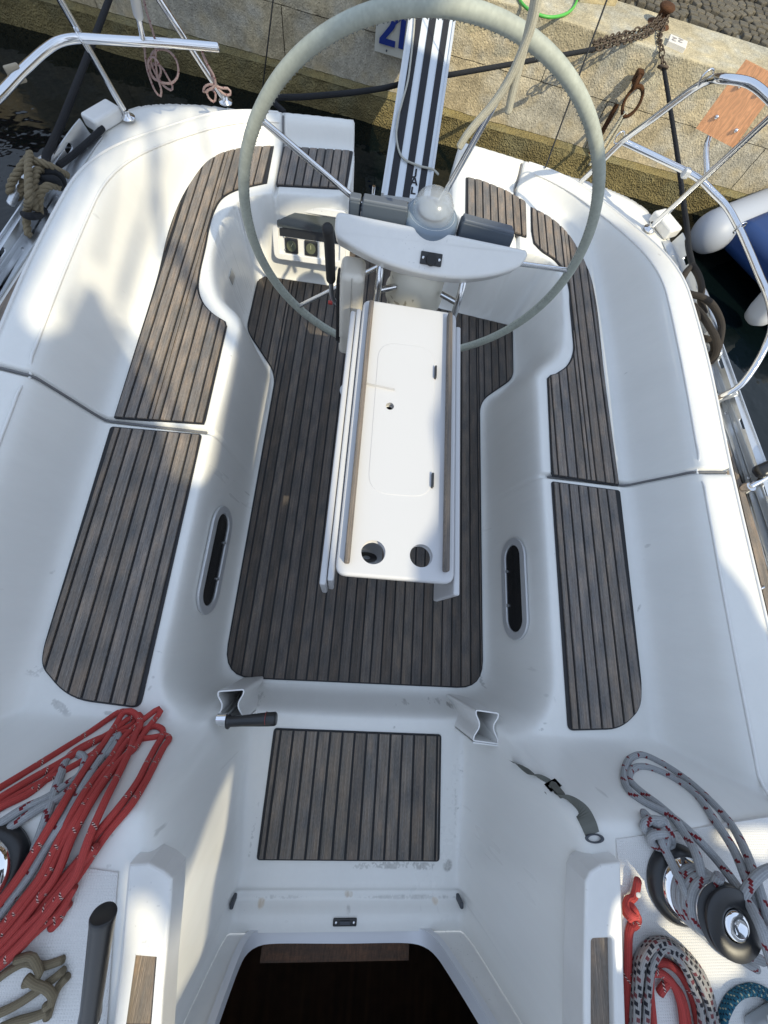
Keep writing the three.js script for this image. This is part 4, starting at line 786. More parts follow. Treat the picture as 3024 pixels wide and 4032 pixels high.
{ // webbing strap with a buckle on the right slope
  const T = tile(1512, 2800, 1512 / 1659);
  const s = thing('webbing_strap', 'grey webbing strap with black buckle lying on the white slope', 'strap');
  const pts = [[555, 222, .010], [590, 232, .004], [640, 265, .006], [700, 315, .010], [745, 365, .004], [800, 385, .012], [845, 420, .016], [880, 480, .010], [900, 530, .004]].map(p => onDeck(...T(p[0], p[1]), p[2]));
  const c = curve(pts), n = 60, P = [], I = [], UV = [];
  for (let i = 0; i <= n; i++) { const t = i / n, p = c.getPointAt(t), tg = c.getTangentAt(t); const side = tg.clone().cross(V(.25 * Math.sin(t * 6), 1, .3)).normalize(); const w = .0175 * (1 - .15 * Math.sin(t * 7) ** 2); for (const k of [-1, 1]) { P.push(p.x + side.x * w * k, p.y + side.y * w * k + .0025 * Math.sin(t * 11 + k), p.z + side.z * w * k); UV.push(t * 3, k > 0 ? 1 : 0); } for (const k of [1, -1]) { P.push(p.x + side.x * w * k, p.y + side.y * w * k + .0025 + .0025 * Math.sin(t * 11 + k), p.z + side.z * w * k); UV.push(t * 3, k > 0 ? 1 : 0); } }
  for (let i = 0; i < n; i++) for (let k = 0; k < 4; k++) { const a = i * 4 + k, b = i * 4 + (k + 1) % 4; I.push(a, a + 4, b, b, a + 4, b + 4); }
  const g = new THREE.BufferGeometry(); g.setAttribute('position', new THREE.Float32BufferAttribute(P, 3)); g.setAttribute('uv', new THREE.Float32BufferAttribute(UV, 2)); g.setIndex(I);
  mesh('webbing', toCreasedNormals(g, .7), std(lin(.12, .125, .11), .85), s);
  const bp = onDeck(...T(728, 318), .012), be = onDeck(...T(770, 365), .010);
  const bd = be.clone().sub(bp).normalize();
  const fr = new THREE.Shape([[-.016, -.011], [.016, -.011], [.016, .011], [-.016, .011]].map(p => new THREE.Vector2(...p))); fr.holes.push(new THREE.Path([[-.012, -.006], [.012, -.006], [.012, .007], [-.012, .007]].map(p => new THREE.Vector2(...p))));
  mesh('buckle', (() => { const m4 = new THREE.Matrix4().makeBasis(bd.clone().cross(V(0, 1, 0)).normalize(), bd.clone().negate(), V(0, 1, 0)).setPosition(bp); return new THREE.ExtrudeGeometry(fr, { depth: .004, bevelEnabled: true, bevelSize: .001, bevelThickness: .001 }).applyMatrix4(m4); })(), M.black, s);
  mesh('tail', tube([bp, bp.clone().lerp(be, .5).add(V(0, .006, 0)), be], .009, { k: 8 }), std(lin(.10, .10, .085), .85), s);
  const ep = onDeck(...T(910, 550), .006);
  mesh('end_ring', new THREE.TorusGeometry(.013, .0028, 8, 24).rotateX(Math.PI / 2).scale(1.5, 1, .6).translate(ep.x, ep.y, ep.z), M.darkgrey, s);
}

for (const [x, y] of [[505, 1944], [992, 1944]]) { const p = at(x, y, .20); mesh('hinge_stub', new RoundedBoxGeometry(.012, .05, .018, 2, .005).translate(p.x, .205, p.z), M.darkgrey, boat); }

// ---------------------------------------------------------------- rails, cleats and mooring lines
const edgeX = z => { let a = 1.0, b = 1.7; for (let i = 0; i < 40; i++) { const m = (a + b) / 2; if (O5.inside(m, z)) a = m; else b = m; } return a; };
for (const s of [-1, 1]) {   // perforated toe rail and side-deck teak
  const z0 = -1.99, z1 = .55, L = z1 - z0, H = .055;
  const sh = new THREE.Shape(); sh.moveTo(0, 0); for (let i = 1; i <= 50; i++) sh.lineTo(L * i / 50, 0); for (let i = 50; i >= 0; i--) sh.lineTo(L * i / 50, H); sh.closePath();
  for (let u = .15; u < L; u += .30) { const h = new THREE.Path(); const a = .026, b = .010, c = .030; h.moveTo(u - a + b, c - b); h.absarc(u + a - b, c, b, -Math.PI / 2, Math.PI / 2); h.absarc(u - a + b, c, b, Math.PI / 2, Math.PI * 1.5); sh.holes.push(h); }
  const bend = (g, f) => { const P = g.attributes.position; for (let i = 0; i < P.count; i++) { const v = f(P.getX(i), P.getY(i), P.getZ(i)); P.setXYZ(i, ...v); } g.computeVertexNormals(); return g; };
  const wall = bend(new THREE.ExtrudeGeometry(sh, { depth: .005, bevelEnabled: false, curveSegments: 8 }), (u, v, w) => { const z = z0 + u; return [s * (edgeX(z) - .014 + w + v * .22), .455 + v, z]; });
  const fl = new THREE.Shape([[0, 0], ...Array.from({ length: 51 }, (_, i) => [L * i / 50, 0]), ...Array.from({ length: 51 }, (_, i) => [L * (50 - i) / 50, .05])].slice(1).map(p => new THREE.Vector2(...p)));
  const flange = bend(new THREE.ExtrudeGeometry(fl, { depth: .005, bevelEnabled: false }), (u, v, w) => { const z = z0 + u; return [s * (edgeX(z) - .012 - v), .4545 + w, z]; });
  const tr = new THREE.Group(); tr.name = 'toe_rail'; boat.add(tr);
  mesh('slotted_wall', toCreasedNormals(wall, .5), M.alu, tr); mesh('flange', toCreasedNormals(flange, .5), M.alu, tr);
  for (let u = .09; u < L; u += .30) { const z = z0 + u; mesh('rivet', new THREE.CylinderGeometry(.006, .006, .003, 12).translate(s * (edgeX(z) - .038), .461, z), M.steel, tr); }
  const cap = new RoundedBoxGeometry(.085, .05, .15, 3, .012).rotateY(s * .5).translate(s * (edgeX(-2.06) - .03), .478, -2.085);
  mesh('end_cap', cap, M.gelSmooth, tr);
  const inn = [], out = []; for (let i = 0; i <= 20; i++) { const z = lerp(-1.25, .4, i / 20); inn.push([s * 1.235, z]); out.push([s * (edgeX(z) - .075), z]); }
  teak('side_deck_teak', [...inn, ...out.reverse()], .453, M.trim, { x0: s * 1.235, pitch: .05 });
}
// stanchion tube helper
const pipe = (pts, r = .0125, o = {}) => tube(pts, r, { k: 14, step: .02, ...o });
{
  const p = thing('pushpit', 'steel tube stern rail with grey flag sleeve and hanging cords', 'stern rail');
  const RH = .72;
  mesh('rail', pipe([at(-60, 262, RH), at(0, 205, RH), at(50, 152, RH), at(100, 107, RH), at(128, 90, RH), at(165, 83, RH), at(230, 86, RH), at(300, 90, RH), at(360, 93, RH), at(425, 98, RH), at(470, 102, RH)], .0145), M.steel, p);
  const b1 = at(276, 252, .47), t1 = at(130, 0, .80), b2 = at(487, 218, .50), t2 = at(345, 0, .80);
  for (const [b, t] of [[b1, t1], [b2, t2]]) { const d = t.clone().sub(b); mesh('leg', pipe([b, b.clone().addScaledVector(d, .5), t, b.clone().addScaledVector(d, 1.9)], .0125), M.steel, p); mesh('foot', lathe([[0, 0], [.03, 0], [.03, .006], [.016, .012], [.0145, .03]], 24).translate(b.x, b.y - .005, b.z), M.steel, p); }
  const f0 = at(309, 88, RH), f1 = at(297, 25, .83), f2 = at(285, -40, 1.0);
  mesh('socket_tube', pipe([f0, f0.clone().lerp(f1, .5), f1], .0105), M.steel, p);
  mesh('flag_sleeve', pipe([f0.clone().lerp(f1, .9), f1, f2], .0165), M.aluPaint, p);
  mesh('hook', tube([at(160, 60, RH + .03), at(163, 66, RH + .02), at(175, 88, RH), at(190, 112, RH - .03)], .0035), M.steel, p);
  mesh('clamp', new RoundedBoxGeometry(.05, .05, .014, 2, .006).rotateY(.8).translate(...at(33, 160, RH).toArray()), std(lin(.35, .30, .22), .7), p);
}
{
  const p = thing('pushpit', 'steel tube stern rail carrying a varnished wooden motor pad', 'stern rail');
  const RH = .72;
  const a0 = at(1255, 392, .50), a1 = at(1345, 305, RH), a2 = at(1500, 190, 1.0), a3 = at(1560, 170, 1.08), a4 = at(1620, 180, 1.10), a5 = at(1680, 230, 1.10);
  mesh('leg', pipe([a0, a0.clone().lerp(a1, .5), a1, a1.clone().lerp(a2, .5), a2, at(1535, 172, 1.05), a3, a4, a5], .0125), M.steel, p);
  mesh('rail', pipe([at(1345, 305, RH), at(1400, 331, RH), at(1450, 355, RH), at(1485, 372, RH), at(1512, 388, RH), at(1540, 415, RH), at(1570, 447, RH), at(1592, 485, RH), at(1615, 535, RH), at(1640, 595, RH), at(1662, 650, RH), at(1668, 700, .69), at(1655, 745, .66), at(1625, 800, .60), at(1595, 836, .55), at(1560, 856, .50), at(1545, 862, .468)], .0125), M.steel, p);
  const c0 = at(1404, 493, .465), c1 = at(1513, 392, RH); mesh('leg', pipe([c0, c0.clone().lerp(c1, .5), c1, c1.clone().add(c1.clone().sub(c0).multiplyScalar(1.6))], .0125), M.steel, p);
  mesh('clamp', new RoundedBoxGeometry(.03, .035, .03, 2, .008).translate(...at(1482, 374, RH + .002).toArray()), M.aluPaint, p);
  mesh('foot', lathe([[0, 0], [.034, 0], [.034, .006], [.02, .014], [.018, .07], [.013, .075]], 24).rotateZ(-.5).translate(...at(1545, 862, .457).toArray()), M.alu, p);
  mesh('foot', lathe([[0, 0], [.03, 0], [.03, .006], [.016, .012], [.0145, .03]], 24).translate(c0.x, c0.y - .006, c0.z), M.steel, p);
  for (const [x, y, h] of [[1338, 297, RH], [1525, 168, 1.04], [1598, 492, RH]]) mesh('loop', new THREE.TorusGeometry(.022, .003, 8, 28).rotateY(.4).translate(...at(x, y, h).toArray()), M.steel, p);
  // wooden pad
  const pc = V(1.235, .95, -2.07), n = V(-.50, .18, .85).normalize();
  const k = [[1610.6, 129.4], [1503, 277.5], [1585, 320], [1692, 172]].map(a => atPlane(a[0], a[1], pc, n));
  const g = new THREE.BufferGeometry(); const th = n.clone().multiplyScalar(-.022), P = [], UV = [], I = [];
  const v = [...k, ...k.map(a => a.clone().add(th))]; const face = (a, b, c, d) => { const o = P.length / 3; for (const i of [a, b, c, d]) P.push(v[i].x, v[i].y, v[i].z); UV.push(0, 0, 0, .5, .9, .5, .9, 0); I.push(o, o + 1, o + 2, o, o + 2, o + 3); };
  face(0, 1, 2, 3); face(4, 7, 6, 5); face(0, 4, 5, 1); face(1, 5, 6, 2); face(2, 6, 7, 3); face(3, 7, 4, 0);
  g.setAttribute('position', new THREE.Float32BufferAttribute(P, 3)); g.setAttribute('uv', new THREE.Float32BufferAttribute(UV, 2)); g.setIndex(I); g.computeVertexNormals();
  const wf = fbm(256, 256, [[8, .3], [30, .2]], 611);
  const woodMap = tex(256, 256, (x, y, i) => { const w = Math.sin((x * .22 + wf[i] * 26 + 3 * Math.sin(y * .02))) * .5 + .5, s2 = tk.st[(y * 2) * 512 + x * 2]; const b = .86 + .09 * (w - .5) + .22 * (s2 - .5); return [b * 1.04, b * .78, b * .58]; });
  const pad = mesh('motor_pad', g, phy(lin(.90, .84, .76), .38, { map: woodMap, clearcoat: .4, clearcoatRoughness: .25 }), p);
  for (const [u, w] of [[.26, .28], [.76, .24], [.24, .74], [.8, .78]]) { const a = k[0].clone().lerp(k[3], u).lerp(k[1].clone().lerp(k[2], u), 1 - w < 0 ? 0 : w); mesh('bolt', new THREE.SphereGeometry(.008, 14, 8).translate(a.x + n.x * .002, a.y + n.y * .002, a.z + n.z * .002), M.steel, pad); }
  mesh('bracket', pipe([c1.clone().add(V(0, .03, 0)), atPlane(1530, 300, pc.clone().addScaledVector(n, -.03), n), atPlane(1560, 260, pc.clone().addScaledVector(n, -.04), n)], .010), M.steel, p);
}
function laid(pts, R, o = {}) {    // three-strand rope
  const c = curve(pts), L = c.getLength(), n = Math.max(20, Math.ceil(L / .006)), fr = c.computeFrenetFrames(n, false), gs = [];
  for (let k = 0; k < 3; k++) {
    const q2 = []; for (let i = 0; i <= n; i++) { const a = L * i / n / (R * 5.2) * Math.PI * 2 + k * 2.0944, p = c.getPointAt(i / n); q2.push(p.addScaledVector(fr.normals[i], Math.cos(a) * R * .5).addScaledVector(fr.binormals[i], Math.sin(a) * R * .5)); }
    gs.push(tube(q2, R * .56, { k: 7, n: n * 1, cap: .6 }));
  }
  return merge(gs);
}
function cleat(a, b, label) {
  const o = thing('cleat', label, 'cleat');
  const m = a.clone().lerp(b, .5), d = b.clone().sub(a).normalize();
  mesh('horns', tube([a.clone().add(V(0, .045, 0)), a.clone().lerp(b, .2).add(V(0, .055, 0)), m.clone().add(V(0, .057, 0)), a.clone().lerp(b, .8).add(V(0, .055, 0)), b.clone().add(V(0, .045, 0))], .013, { k: 14, cap: 1 }), M.alu, o);
  for (const t of [.32, .68]) { const p = a.clone().lerp(b, t); mesh('foot', cyl(p, p.clone().add(V(0, .05, 0)), .016, .012, 18), M.alu, o); }
  return o;
}
{ // left cleat and its laid rope
  const T = tile(0, 400, 600 / 1659), A = (x, y, h) => at(...T(x, y), h);
  cleat(A(640, 720, .462), A(220, 1240, .462), 'metal mooring cleat under tan laid rope on the toe rail');
  const rp = thing('mooring_rope', 'tan three strand rope wound in loops on the cleat', 'rope');
  const R = .0125;
  for (const pts of [[[330, 560, .60], [310, 680, .60], [310, 860, .59], [310, 1040, .57], [295, 1180, .52], [290, 1320, .49], [310, 1460, .475]],
    [[330, 590, .59], [230, 720, .58], [130, 880, .55], [110, 1000, .52], [170, 1050, .50], [230, 960, .52], [260, 860, .54]],
    [[310, 650, .585], [420, 655, .585], [540, 700, .57], [650, 760, .54], [730, 800, .50]],
    [[430, 1240, .49], [430, 1080, .53], [450, 980, .55], [530, 920, .55], [640, 930, .52]],
    [[380, 1180, .52], [370, 1000, .55], [380, 840, .57], [420, 740, .57], [500, 760, .55]]]) mesh('strand', laid(pts.map(p => A(...p)), R), M.beigeRope, rp);
  const dl = thing('dock_line', 'dark braided dock line from the cleat across water to the quay', 'rope');
  mesh('strand', tube([A(640, 850, .50), A(560, 820, .52), A(500, 620, .53), A(560, 480, .52), A(640, 300, .50), at(180, 145, .44), at(235, 0, .40), at(252, -45, .40)], .014, { k: 10, step: .03 }), M.navyRope, dl);
  const dl2 = thing('dark_rope', 'dark rope end tucked between coaming and toe rail', 'rope');
  mesh('strand', tube([A(640, 700, .50), A(800, 580, .475), A(960, 440, .472), A(1120, 290, .472)], .011, { k: 9 }), M.navyRope, dl2);
  mesh('turns', merge([tube([A(430, 830, .50), A(500, 780, .55), A(600, 770, .55), A(680, 860, .51), A(640, 930, .48)], .014), tube([A(430, 900, .50), A(510, 850, .555), A(600, 850, .55), A(650, 930, .50)], .014), tube([A(260, 1230, .50), A(320, 1250, .53), A(420, 1240, .50), A(480, 1180, .47)], .012)]), M.navyRope, dl2);
}
{ // right cleat and brown rope
  const T = tile(2524, 900, 500 / 1580), A = (x, y, h) => at(...T(x, y), h);
  cleat(A(620, 800, .462), A(850, 1640, .462), 'metal mooring cleat under dark brown rope on the toe rail');
  const b = thing('mooring_rope', 'dark brown braided rope looped loosely over the cleat', 'rope');
  for (const pts of [[[640, 460, .55], [560, 545, .56], [505, 650, .54], [520, 750, .52], [600, 810, .55], [740, 850, .57], [860, 920, .57], [950, 1050, .56], [1000, 1200, .55], [985, 1380, .54], [950, 1520, .52], [880, 1650, .50], [790, 1700, .48]],
    [[640, 460, .56], [720, 600, .57], [755, 750, .56], [740, 880, .54], [790, 1050, .52]],
    [[560, 980, .52], [640, 990, .55], [690, 1080, .56], [680, 1220, .55], [660, 1380, .52], [720, 1400, .50]],
    [[650, 960, .54], [760, 1080, .56], [850, 1220, .57], [930, 1360, .57], [950, 1500, .55], [900, 1620, .52], [800, 1690, .49]],
    [[720, 1340, .50], [800, 1370, .53], [890, 1400, .53], [900, 1520, .50], [820, 1600, .49], [740, 1610, .48]]]) mesh('strand', tube(pts.map(p => A(...p)), .0135, { k: 10 }), M.brownRope, b);
}
// hanging cords on the left stern rail
{
  const T = tile(0, 0, 700 / 1659), A = (x, y, z = -2.16) => atZ(...T(x, y), z);
  const c = thing('cord', 'thin pinkish cord hanging in a loose coil from the stern rail', 'cord', null);
  mesh('coil', tube([A(1345, 380), A(1355, 520), A(1375, 650), A(1410, 760), A(1455, 860), A(1495, 900), A(1505, 850), A(1475, 740), A(1430, 640), A(1405, 560), A(1420, 500, -2.17), A(1480, 460, -2.18), A(1570, 475, -2.18), A(1640, 550, -2.18), A(1665, 680, -2.17), A(1620, 765, -2.16), A(1530, 775), A(1440, 730), A(1395, 650, -2.15), A(1385, 570, -2.15), A(1430, 530, -2.15), A(1480, 590, -2.15), A(1500, 680, -2.16), A(1450, 745, -2.17), A(1400, 690, -2.17), A(1420, 600, -2.17), A(1500, 620, -2.18), A(1570, 730, -2.18), A(1612, 815, -2.18), A(1590, 840, -2.18), A(1510, 780, -2.17), A(1460, 650, -2.16), A(1450, 430, -2.15), A(1440, 350, -2.15), A(1390, 180, -2.15), A(1350, 40, -2.15), A(1340, -60, -2.15)], .0042, { k: 7 }), M.pinkCord, c);
  const T1 = tile(0, 0, 1512 / 1659), B = (x, y, z = -2.2) => atZ(...T1(x, y), z);
  const d = thing('cord', 'thin pinkish cord bundled at the foot of the stern rail leg', 'cord', null);
  mesh('coil', tube([B(855, 190), B(885, 250), B(915, 330), B(940, 380), B(975, 410), B(998, 405), B(990, 385), B(955, 380), B(915, 365), B(885, 375), B(880, 400, -2.21), B(910, 385, -2.21), B(930, 400, -2.2), B(925, 440, -2.2), B(900, 420, -2.19), B(895, 395, -2.19), B(930, 370, -2.19), B(925, 330, -2.19), B(880, 250, -2.19), B(870, 200, -2.19)], .0045, { k: 7 }), M.pinkCord, d);
}

// ---------------------------------------------------------------- boarding plank
import { FontLoader } from 'three/addons/loaders/FontLoader.js';
import { TextGeometry } from 'three/addons/geometries/TextGeometry.js';
const font = await new FontLoader().loadAsync('fonts/droid/droid_sans_bold.typeface.json');
{
  const p = thing('boarding_plank', 'narrow boarding plank with white and black stripes from stern to quay', 'gangway');
  const nl = at(823, 420, .31), nr = at(928, 433, .31), fl = at(882, 44, .475), fr = at(984, 46, .475);
  const ex = (a, b) => b.clone().add(b.clone().sub(a).multiplyScalar(.75));
  const F0 = ex(nl, fl), F1 = ex(nr, fr);
  const strip = (u0, u1, dy, th, t0 = 0, t1 = 1) => {
    const c = (u, t) => nl.clone().lerp(nr, u).lerp(F0.clone().lerp(F1, u), t);
    const a = [c(u0, t0), c(u1, t0), c(u1, t1), c(u0, t1)], g = new THREE.BufferGeometry(), P = [], I = [];
    const v = [...a.map(q3 => q3.clone().add(V(0, dy, 0))), ...a.map(q3 => q3.clone().add(V(0, dy - th, 0)))];
    for (const f of [[0, 1, 2, 3], [7, 6, 5, 4], [0, 4, 5, 1], [1, 5, 6, 2], [2, 6, 7, 3], [3, 7, 4, 0]]) { const o = P.length / 3; f.forEach(i => P.push(v[i].x, v[i].y, v[i].z)); I.push(o, o + 1, o + 2, o, o + 2, o + 3); }
    g.setAttribute('position', new THREE.Float32BufferAttribute(P, 3)); g.setAttribute('uv', new THREE.Float32BufferAttribute(new Float32Array(P.length / 3 * 2), 2)); g.setIndex(I); g.computeVertexNormals(); return g;
  };
  mesh('board', strip(.05, .95, 0, .022), std(lin(.62, .66, .70), .5), p);
  for (const [a, b] of [[0, .05], [.95, 1]]) mesh('side_rail', strip(a, b, .008, .045), M.aluPaint, p);
  const tape = std(lin(.016, .017, .022), .85, { bumpMap: waterBump, bumpScale: .001 });
  for (const [a, b] of [[.135, .285], [.435, .58], [.735, .87]]) mesh('grip_strip', strip(a, b, .002, .0015), tape, p);
  const dirL = F0.clone().sub(nl).normalize(), dirX = nr.clone().sub(nl).normalize(), up = dirX.clone().cross(dirL).normalize();
  const letters = 'JAL'.split('').map((ch, i) => {
    const g = new TextGeometry(ch, { font, size: .046, depth: .0012, curveSegments: 4 }); g.computeBoundingBox(); g.translate(-(g.boundingBox.max.x + g.boundingBox.min.x) / 2, 0, 0);
    const pos = atPlane(...[[895, 380], [893.5, 400], [892, 420]][i], nl, up); return g.applyMatrix4(new THREE.Matrix4().makeBasis(dirX, dirL, up).setPosition(pos.addScaledVector(up, .001)));
  });
  letters.forEach(g => mesh('letter', g, tape, p));
  mesh('end_fitting', new RoundedBoxGeometry(.10, .02, .06, 2, .006).translate(nl.x - .02, .32, nl.z + .07), M.alu, p);
  mesh('end_pin', cyl(V(nl.x - .04, .32, nl.z + .06), V(nl.x - .04, .38, nl.z + .06), .008), M.chrome, p);
  const cb = single('cable', (() => { const f = (x, y) => { const a = atPlane(x, y, nl, up); return a.addScaledVector(up, .008); }; return tube([f(896, 20), f(894, 60), f(887, 130), f(880, 180), f(868, 225), f(858, 265), f(857, 310), f(870, 345), f(905, 362), f(935, 370), f(946, 380)], .0055, { k: 8 }); })(), std(lin(.42, .41, .36), .6), 'thin grey cable lying along the striped boarding plank', 'cable');
}
// ---------------------------------------------------------------- on the quay
{
  const s = thing('number_sign', 'white wall plate with large blue number 21', 'sign');
  const bl = atZ(808, 112, quayZ(-.2) + .045), zz = bl.z;
  mesh('plate', new RoundedBoxGeometry(.24, .26, .012, 2, .004).rotateY(-QA).translate(bl.x + .12, bl.y + .13, zz), std(lin(.62, .62, .56), .5, { map: gelMap }), s);
  mesh('digit', new TextGeometry('2', { font, size: .175, depth: .003 }).rotateY(-QA).translate(bl.x + .022, bl.y + .052, zz + .006), std(lin(.012, .035, .22), .45), s);
  mesh('digit', new TextGeometry('1', { font, size: .175, depth: .003 }).rotateY(-QA).translate(bl.x + .112, bl.y + .052, zz + .009), std(lin(.012, .035, .22), .45), s);
  mesh('rivet', new THREE.SphereGeometry(.006, 10, 6).translate(bl.x + .09, bl.y + .022, zz + .007), M.darkgrey, s);
}
M.rust = std(lin(.14, .065, .03), .85, { metalness: .2, map: wallMap, bumpMap: wallBump, bumpScale: .004 });
M.iron = std(lin(.10, .075, .055), .75, { metalness: .4 });
const T2 = tile(1512, 0, 1512 / 1659), Q = (x, y, h = QTOP) => at(...T2(x, y), h);
{
  const b = thing('bollard', 'rusty iron mooring post with rounded head and chains', 'bollard');
  const c = Q(1185, 105);
  mesh('post', lathe([[0, 0], [.085, 0], [.08, .012], [.042, .03], [.035, .08], [.038, .13], [.052, .15], [.056, .17], [.046, .19], [.02, .2], [0, .2]], 32).scale(1, .5, 1).translate(c.x, QTOP - .004, c.z), M.rust, b);
  const link = new THREE.TorusGeometry(.016, .0045, 8, 18).scale(1.35, 1, 1);
  const chain = (pts, label) => {
    const t = thing('chain', label, 'chain'); const cv = curve(pts), n = Math.round(cv.getLength() / .033);
    for (let i = 0; i <= n; i++) { const p = cv.getPointAt(i / n), d = cv.getTangentAt(i / n); const m = mesh('link', link, M.iron, t); m.position.copy(p); m.quaternion.setFromUnitVectors(V(1, 0, 0), d).multiply(new THREE.Quaternion().setFromAxisAngle(V(1, 0, 0), (i & 1) * 1.5 + .3)); }
    return t;
  };
  const edge = (x, y) => { const p = Q(x, y); return p; };
  chain([V(c.x + .02, QTOP + .045, c.z + .04), Q(1150, 140, QTOP + .03), Q(1080, 165, QTOP + .012), Q(1000, 185, QTOP + .010), Q(910, 212, QTOP - .01)], 'rusty chain from the bollard to the black mooring line');
  chain([V(c.x - .02, QTOP + .04, c.z + .03), Q(1130, 122, QTOP + .035), Q(1050, 145, QTOP + .012), Q(960, 170, QTOP + .012), Q(900, 190, QTOP + .01)], 'second rusty chain beside the longer one, lying on the kerb');
  chain([V(c.x + .03, QTOP + .04, c.z + .03), Q(1190, 160, QTOP + .012), Q(1198, 210, QTOP + .006), Q(1203, 260, QTOP - .03), Q(1207, 285, QTOP - .05)], 'short rusty chain dropping over the quay edge to a dark line');
}
{
  const rg = thing('mooring_ring', 'large rusty iron ring hanging from an eye in the quay wall', 'ring');
  const z = quayZ(1.65) + .05, c = atZ(...T2(1075, 420), z), e = atZ(...T2(1115, 315), z);
  const rad = .065;
  mesh('ring', new THREE.TorusGeometry(rad, .012, 12, 40).scale(.85, 1.15, 1).rotateX(-.25).rotateY(-QA).translate(c.x, c.y - .01, z + .03), M.rust, rg);
  mesh('eye', new THREE.TorusGeometry(.03, .012, 10, 28).rotateY(1.2).translate(e.x - .01, c.y + .075, z + .01), M.rust, rg);
  mesh('staple', box(.05, .07, .05, e.x, c.y + .09, z - .03, .01), M.rust, rg);
  const st = thing('frayed_rope', 'old frayed rope tail hanging from the rusty ring', 'rope');
  mesh('strand', laid([V(c.x - .02, c.y - .065, z + .045), V(c.x - .03, c.y - .16, z + .05), V(c.x - .05, c.y - .28, z + .055), V(c.x - .07, c.y - .40, z + .06)], .012), M.creamRope, st);
  mesh('strand', laid([V(c.x + .0, c.y - .065, z + .045), V(c.x + .0, c.y - .18, z + .045), V(c.x - .01, c.y - .30, z + .05), V(c.x - .03, c.y - .42, z + .07)], .010), M.creamRope, st);
  mesh('iron_strap', box(.035, .36, .006, c.x - .075, c.y - .24, z - .018).rotateY(0), M.rust, rg);
}
{
  const pl = thing('stone_plaque', 'small white stone slab with faded number on the kerb', 'plaque');
  const c = [[1215, 205], [1290, 238], [1300, 195], [1225, 165]].map(p => Q(...p)); const m = c[0].clone().add(c[1]).add(c[2]).add(c[3]).multiplyScalar(.25);
  const ex = c[1].clone().sub(c[0]).normalize(), wd = c[0].distanceTo(c[1]), hd = .10; const ang = Math.atan2(-ex.z, ex.x);
  mesh('slab', new RoundedBoxGeometry(wd, .03, hd, 2, .004).rotateY(ang).translate(m.x, QTOP + .012, m.z), std(lin(.72, .70, .66), .6, { map: gelMap }), pl);
  for (const [i, ch] of ['2', '2'].entries()) mesh('digit', new TextGeometry(ch, { font, size: .05, depth: .002, curveSegments: 4 }).rotateX(-Math.PI / 2).rotateY(Math.PI + ang).translate(m.x + (.045 - i * .05) * ex.x, QTOP + .027, m.z - .02), std(lin(.30, .28, .27), .7), pl);
}
{
  const h = thing('garden_hose', 'bright green hose lying in a loop on the kerb', 'hose');
  mesh('loop', tube([Q(560, -60), Q(575, -10), Q(595, 30), Q(640, 65), Q(700, 85), Q(760, 80), Q(805, 55), Q(830, 10), Q(838, -50)].map(p => p.add(V(0, .012, 0))), .0085, { k: 9, step: .02 }), std(lin(.09, .42, .07), .45), h);
  const u = thing('pedestal_foot', 'cream concrete base of a quay post beside the hose', 'post base');
  const c = [[760, -40], [945, 60], [990, -50]].map(p => Q(...p)); 
  mesh('base', mapBox(new RoundedBoxGeometry(.30, .16, .30, 2, .015).rotateY(.25).translate(Q(905, -20).x - .02, QTOP + .07, Q(905, 10).z - .13), 1), std(lin(.66, .63, .53), .8, { map: wallMap }), u);
}
// lines ashore
{
  const cross = single('mooring_line', tube([Q(905, 214, QTOP), Q(780, 236, .405), Q(600, 268, .40), Q(420, 300, .40), atZ(880, 178, -3.1), atZ(830, 190, -2.95), atZ(760, 200, -2.8), atZ(660, 209, -2.6), atZ(590, 216, -2.48), V(-.62, .44, -2.43)], .0125, { k: 9, step: .02 }), M.navyRope, 'black mooring line running from the chain across the striped plank', 'rope');
  const cross2 = single('mooring_line', tube([Q(1208, 292, QTOP - .06), Q(1235, 460, .36), Q(1270, 690, .38), Q(1290, 850, .44), Q(1310, 1000, .49), at(1487, 535, .53), at(1496, 575, .55)], .0125, { k: 9, step: .02 }), M.navyRope, 'black mooring line from the short chain to the brown rope loops', 'rope');
  single('shackle', new THREE.TorusGeometry(.030, .008, 10, 28).rotateX(1.1).translate(...Q(1205, 290, QTOP - .05).toArray()), M.iron, 'dark iron shackle joining the short chain and mooring line', 'shackle');
  const wire = (a, b, r, label) => { const d = b.clone().sub(a); return single('stay_wire', tube([a, a.clone().lerp(b, .5), b, b.clone().addScaledVector(d, 2)], r, { k: 8, step: .2 }), std(lin(.05, .05, .05), .4, { metalness: .6 }), label, 'wire'); };
  wire(at(1178, 362, .50), at(1311, 0, .98), .0038, 'thin dark backstay wire rising from the transom beside the stern seats');
  wire(at(567, 192, .46), at(590, 0, .86), .003, 'thin dark wire rising from the transom by the cord bundle');
  const cr = thing('cream_rope', 'cream rope doubled and hanging down over the wheel', 'rope');
  const C = (x, y, z = -1.12) => atZ(x, y, z);
  mesh('strand', tube([C(1168, -40), C(1150, 50), C(1128, 110), C(1098, 175), C(1065, 225), C(1030, 265), C(1008, 292), C(993, 316)], .0085, { k: 10 }), M.creamRope, cr);
  mesh('strand', tube([C(1163, -40, -1.13), C(1143, 60, -1.13), C(1125, 130, -1.125), C(1107, 200, -1.125), C(1098, 240, -1.125)], .0085, { k: 10 }), M.creamRope, cr);
}
